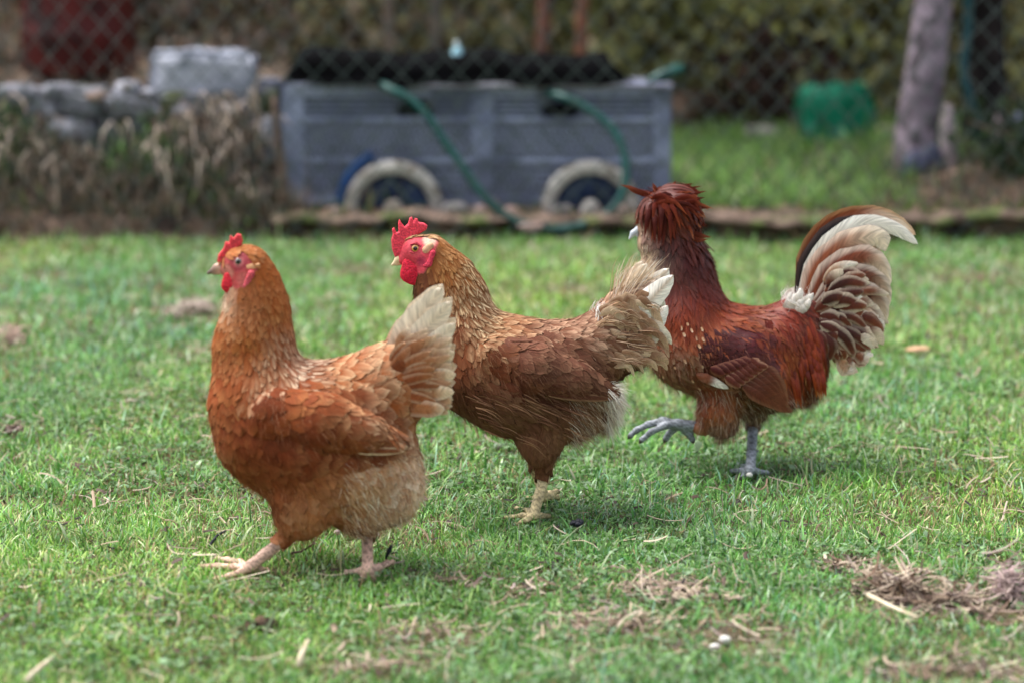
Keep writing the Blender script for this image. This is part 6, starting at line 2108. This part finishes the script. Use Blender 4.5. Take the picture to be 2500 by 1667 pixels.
    m.build('limbs', M_BARK, e)
    cen = top + np.array([0, 0, .55]) + g.normal(0, 1, (n, 3)) * np.array([.42, .42, .3])
    t.leaflets(cen[:, 0], cen[:, 1], cen[:, 2], .05 * g.lognormal(0, .3, n), g.uniform(0, 6.28, n), g.normal(0, .8, n), pick(OLV, n, g))
    t.build('crown', M_LEAF, e)
    # blue bag at its foot
    def lumps(name, label, cat, segs, y0, mat, h=.006, k=.02):
        sd = SDF(); s0 = y0 / FPX
        for (u0, v0, u1, v1, ra, rb, dy) in segs:
            a_, b_ = P(u0, v0, y0), P(u1, v1, y0)
            a_[1] += dy * s0; b_[1] += dy * s0
            sd.seg(a_, b_, ra * s0, rb * s0, ra * s0 * .8, rb * s0 * .8, k)
        V, q = sd.mesh(h)
        V = V + .004 * np.sin(V[:, [1, 2, 0]] * 90) + .003 * np.sin(V[:, [2, 0, 1]] * 170)
        V[:, 2] = np.maximum(V[:, 2], .02)
        return tag(link(name, mesh_np(name, V, q), mat), label, cat)
    lumps('plastic_sack', 'dark navy sack wrapped round the foot of the leaning tree', 'sack', [(2222, 445, 2240, 405, 44, 40, -60), (2240, 405, 2268, 372, 40, 20, -60), (2262, 440, 2262, 400, 34, 26, -50)], 6.95, mat_noise('navy_sack', '#23263c', '#3a3e5c', scale=14, rough=.5, bump=.3))
    a_, b_ = P(1964, 362, 8.0), P(2132, 212, 8.0)
    tag(MB().slab(((a_[0] + b_[0]) / 2, 8.1, (max(a_[2], .05) + b_[2]) / 2), (b_[0] - a_[0], .2, b_[2] - max(a_[2], .05)), 12, .016, .02).build('plastic_sack', mat_noise('green_sack', '#0a6248', '#1a8c6a', scale=10, rough=.4, bump=.3, c2='#4cb898', scale2=7)), 'boxy bright green plastic sack under the olive bushes', 'sack')
    lumps('plastic_sack', 'small bluish white sack at the edge of the picture on the bank', 'sack', [(2472, 335, 2482, 290, 22, 16, 0), (2490, 345, 2498, 330, 22, 20, 0)], 7.3, mat_noise('white_sack', '#9a9ab8', '#b8b8d0', scale=10, rough=.5, bump=.2))
    # dark stump-like trunk behind, with a hose hanging from it
    y = 7.5; s = y / FPX
    b0 = P(2400, 400, y); b0[2] = ZT + .02
    e = empty('dark_tree', tuple(b0), 'dark brown tree trunk with hose hanging on it', 'tree')
    M_DK = mat_noise('dark_bark', '#14100f', '#2c2422', scale=14, rough=.95, bump=.8)
    MB().tube(spline([b0, P(2405, 250, y), P(2400, 60, y), P(2410, -200, y), P(2400, -700, y)], 24), [s * k for k in np.linspace(62, 44, 24)], 16).build('trunk', M_DK, e)
    n = 3200; t = Tuft()
    cen = np.array(P(2400, -800, y)) + g.normal(0, 1, (n, 3)) * np.array([.5, .45, .3])
    t.leaflets(cen[:, 0], cen[:, 1], cen[:, 2], .05 * g.lognormal(0, .3, n), g.uniform(0, 6.28, n), g.normal(0, .8, n), pick(DRK, n, g))
    t.build('crown', M_LEAF, e)
    yh = y - 64 * s
    tag(MB().tube(spline([P(2362, -60, yh), P(2364, 60, yh), P(2352, 170, yh - .02), P(2368, 240, yh - .03), P(2392, 330, yh - .02), P(2402, 405, yh)], 30), .013, 9).build('hanging_hose', mat_noise('teal_hose', '#143c40', '#1e5256', rough=.4)), 'dark teal hose hanging down the dark trunk', 'hose')
    # stakes by the trunk
    ms = mat_noise('stake_wood', '#8a7c7e', '#a89a9c', scale=16, rough=.9, bump=.5)
    for (u, v0, v1, yy, w, lab) in ((2318, 255, 425, 6.9, 20, 'short pale weathered stake between the leaning tree and the dark trunk'), (2442, 280, 420, 7.05, 14, 'thin brownish stake before the white sack')):
        a_ = P(u, v1, yy); a_[2] = ZT; b_ = P(u - 4, v0, yy)
        tag(MB().tube(spline([a_, b_], 5), [w * yy / FPX * k for k in (1.1, 1.05, 1, .95, .5)], 8).build('stake', ms), lab, 'stake', 'stakes by the trees')


build_garden()
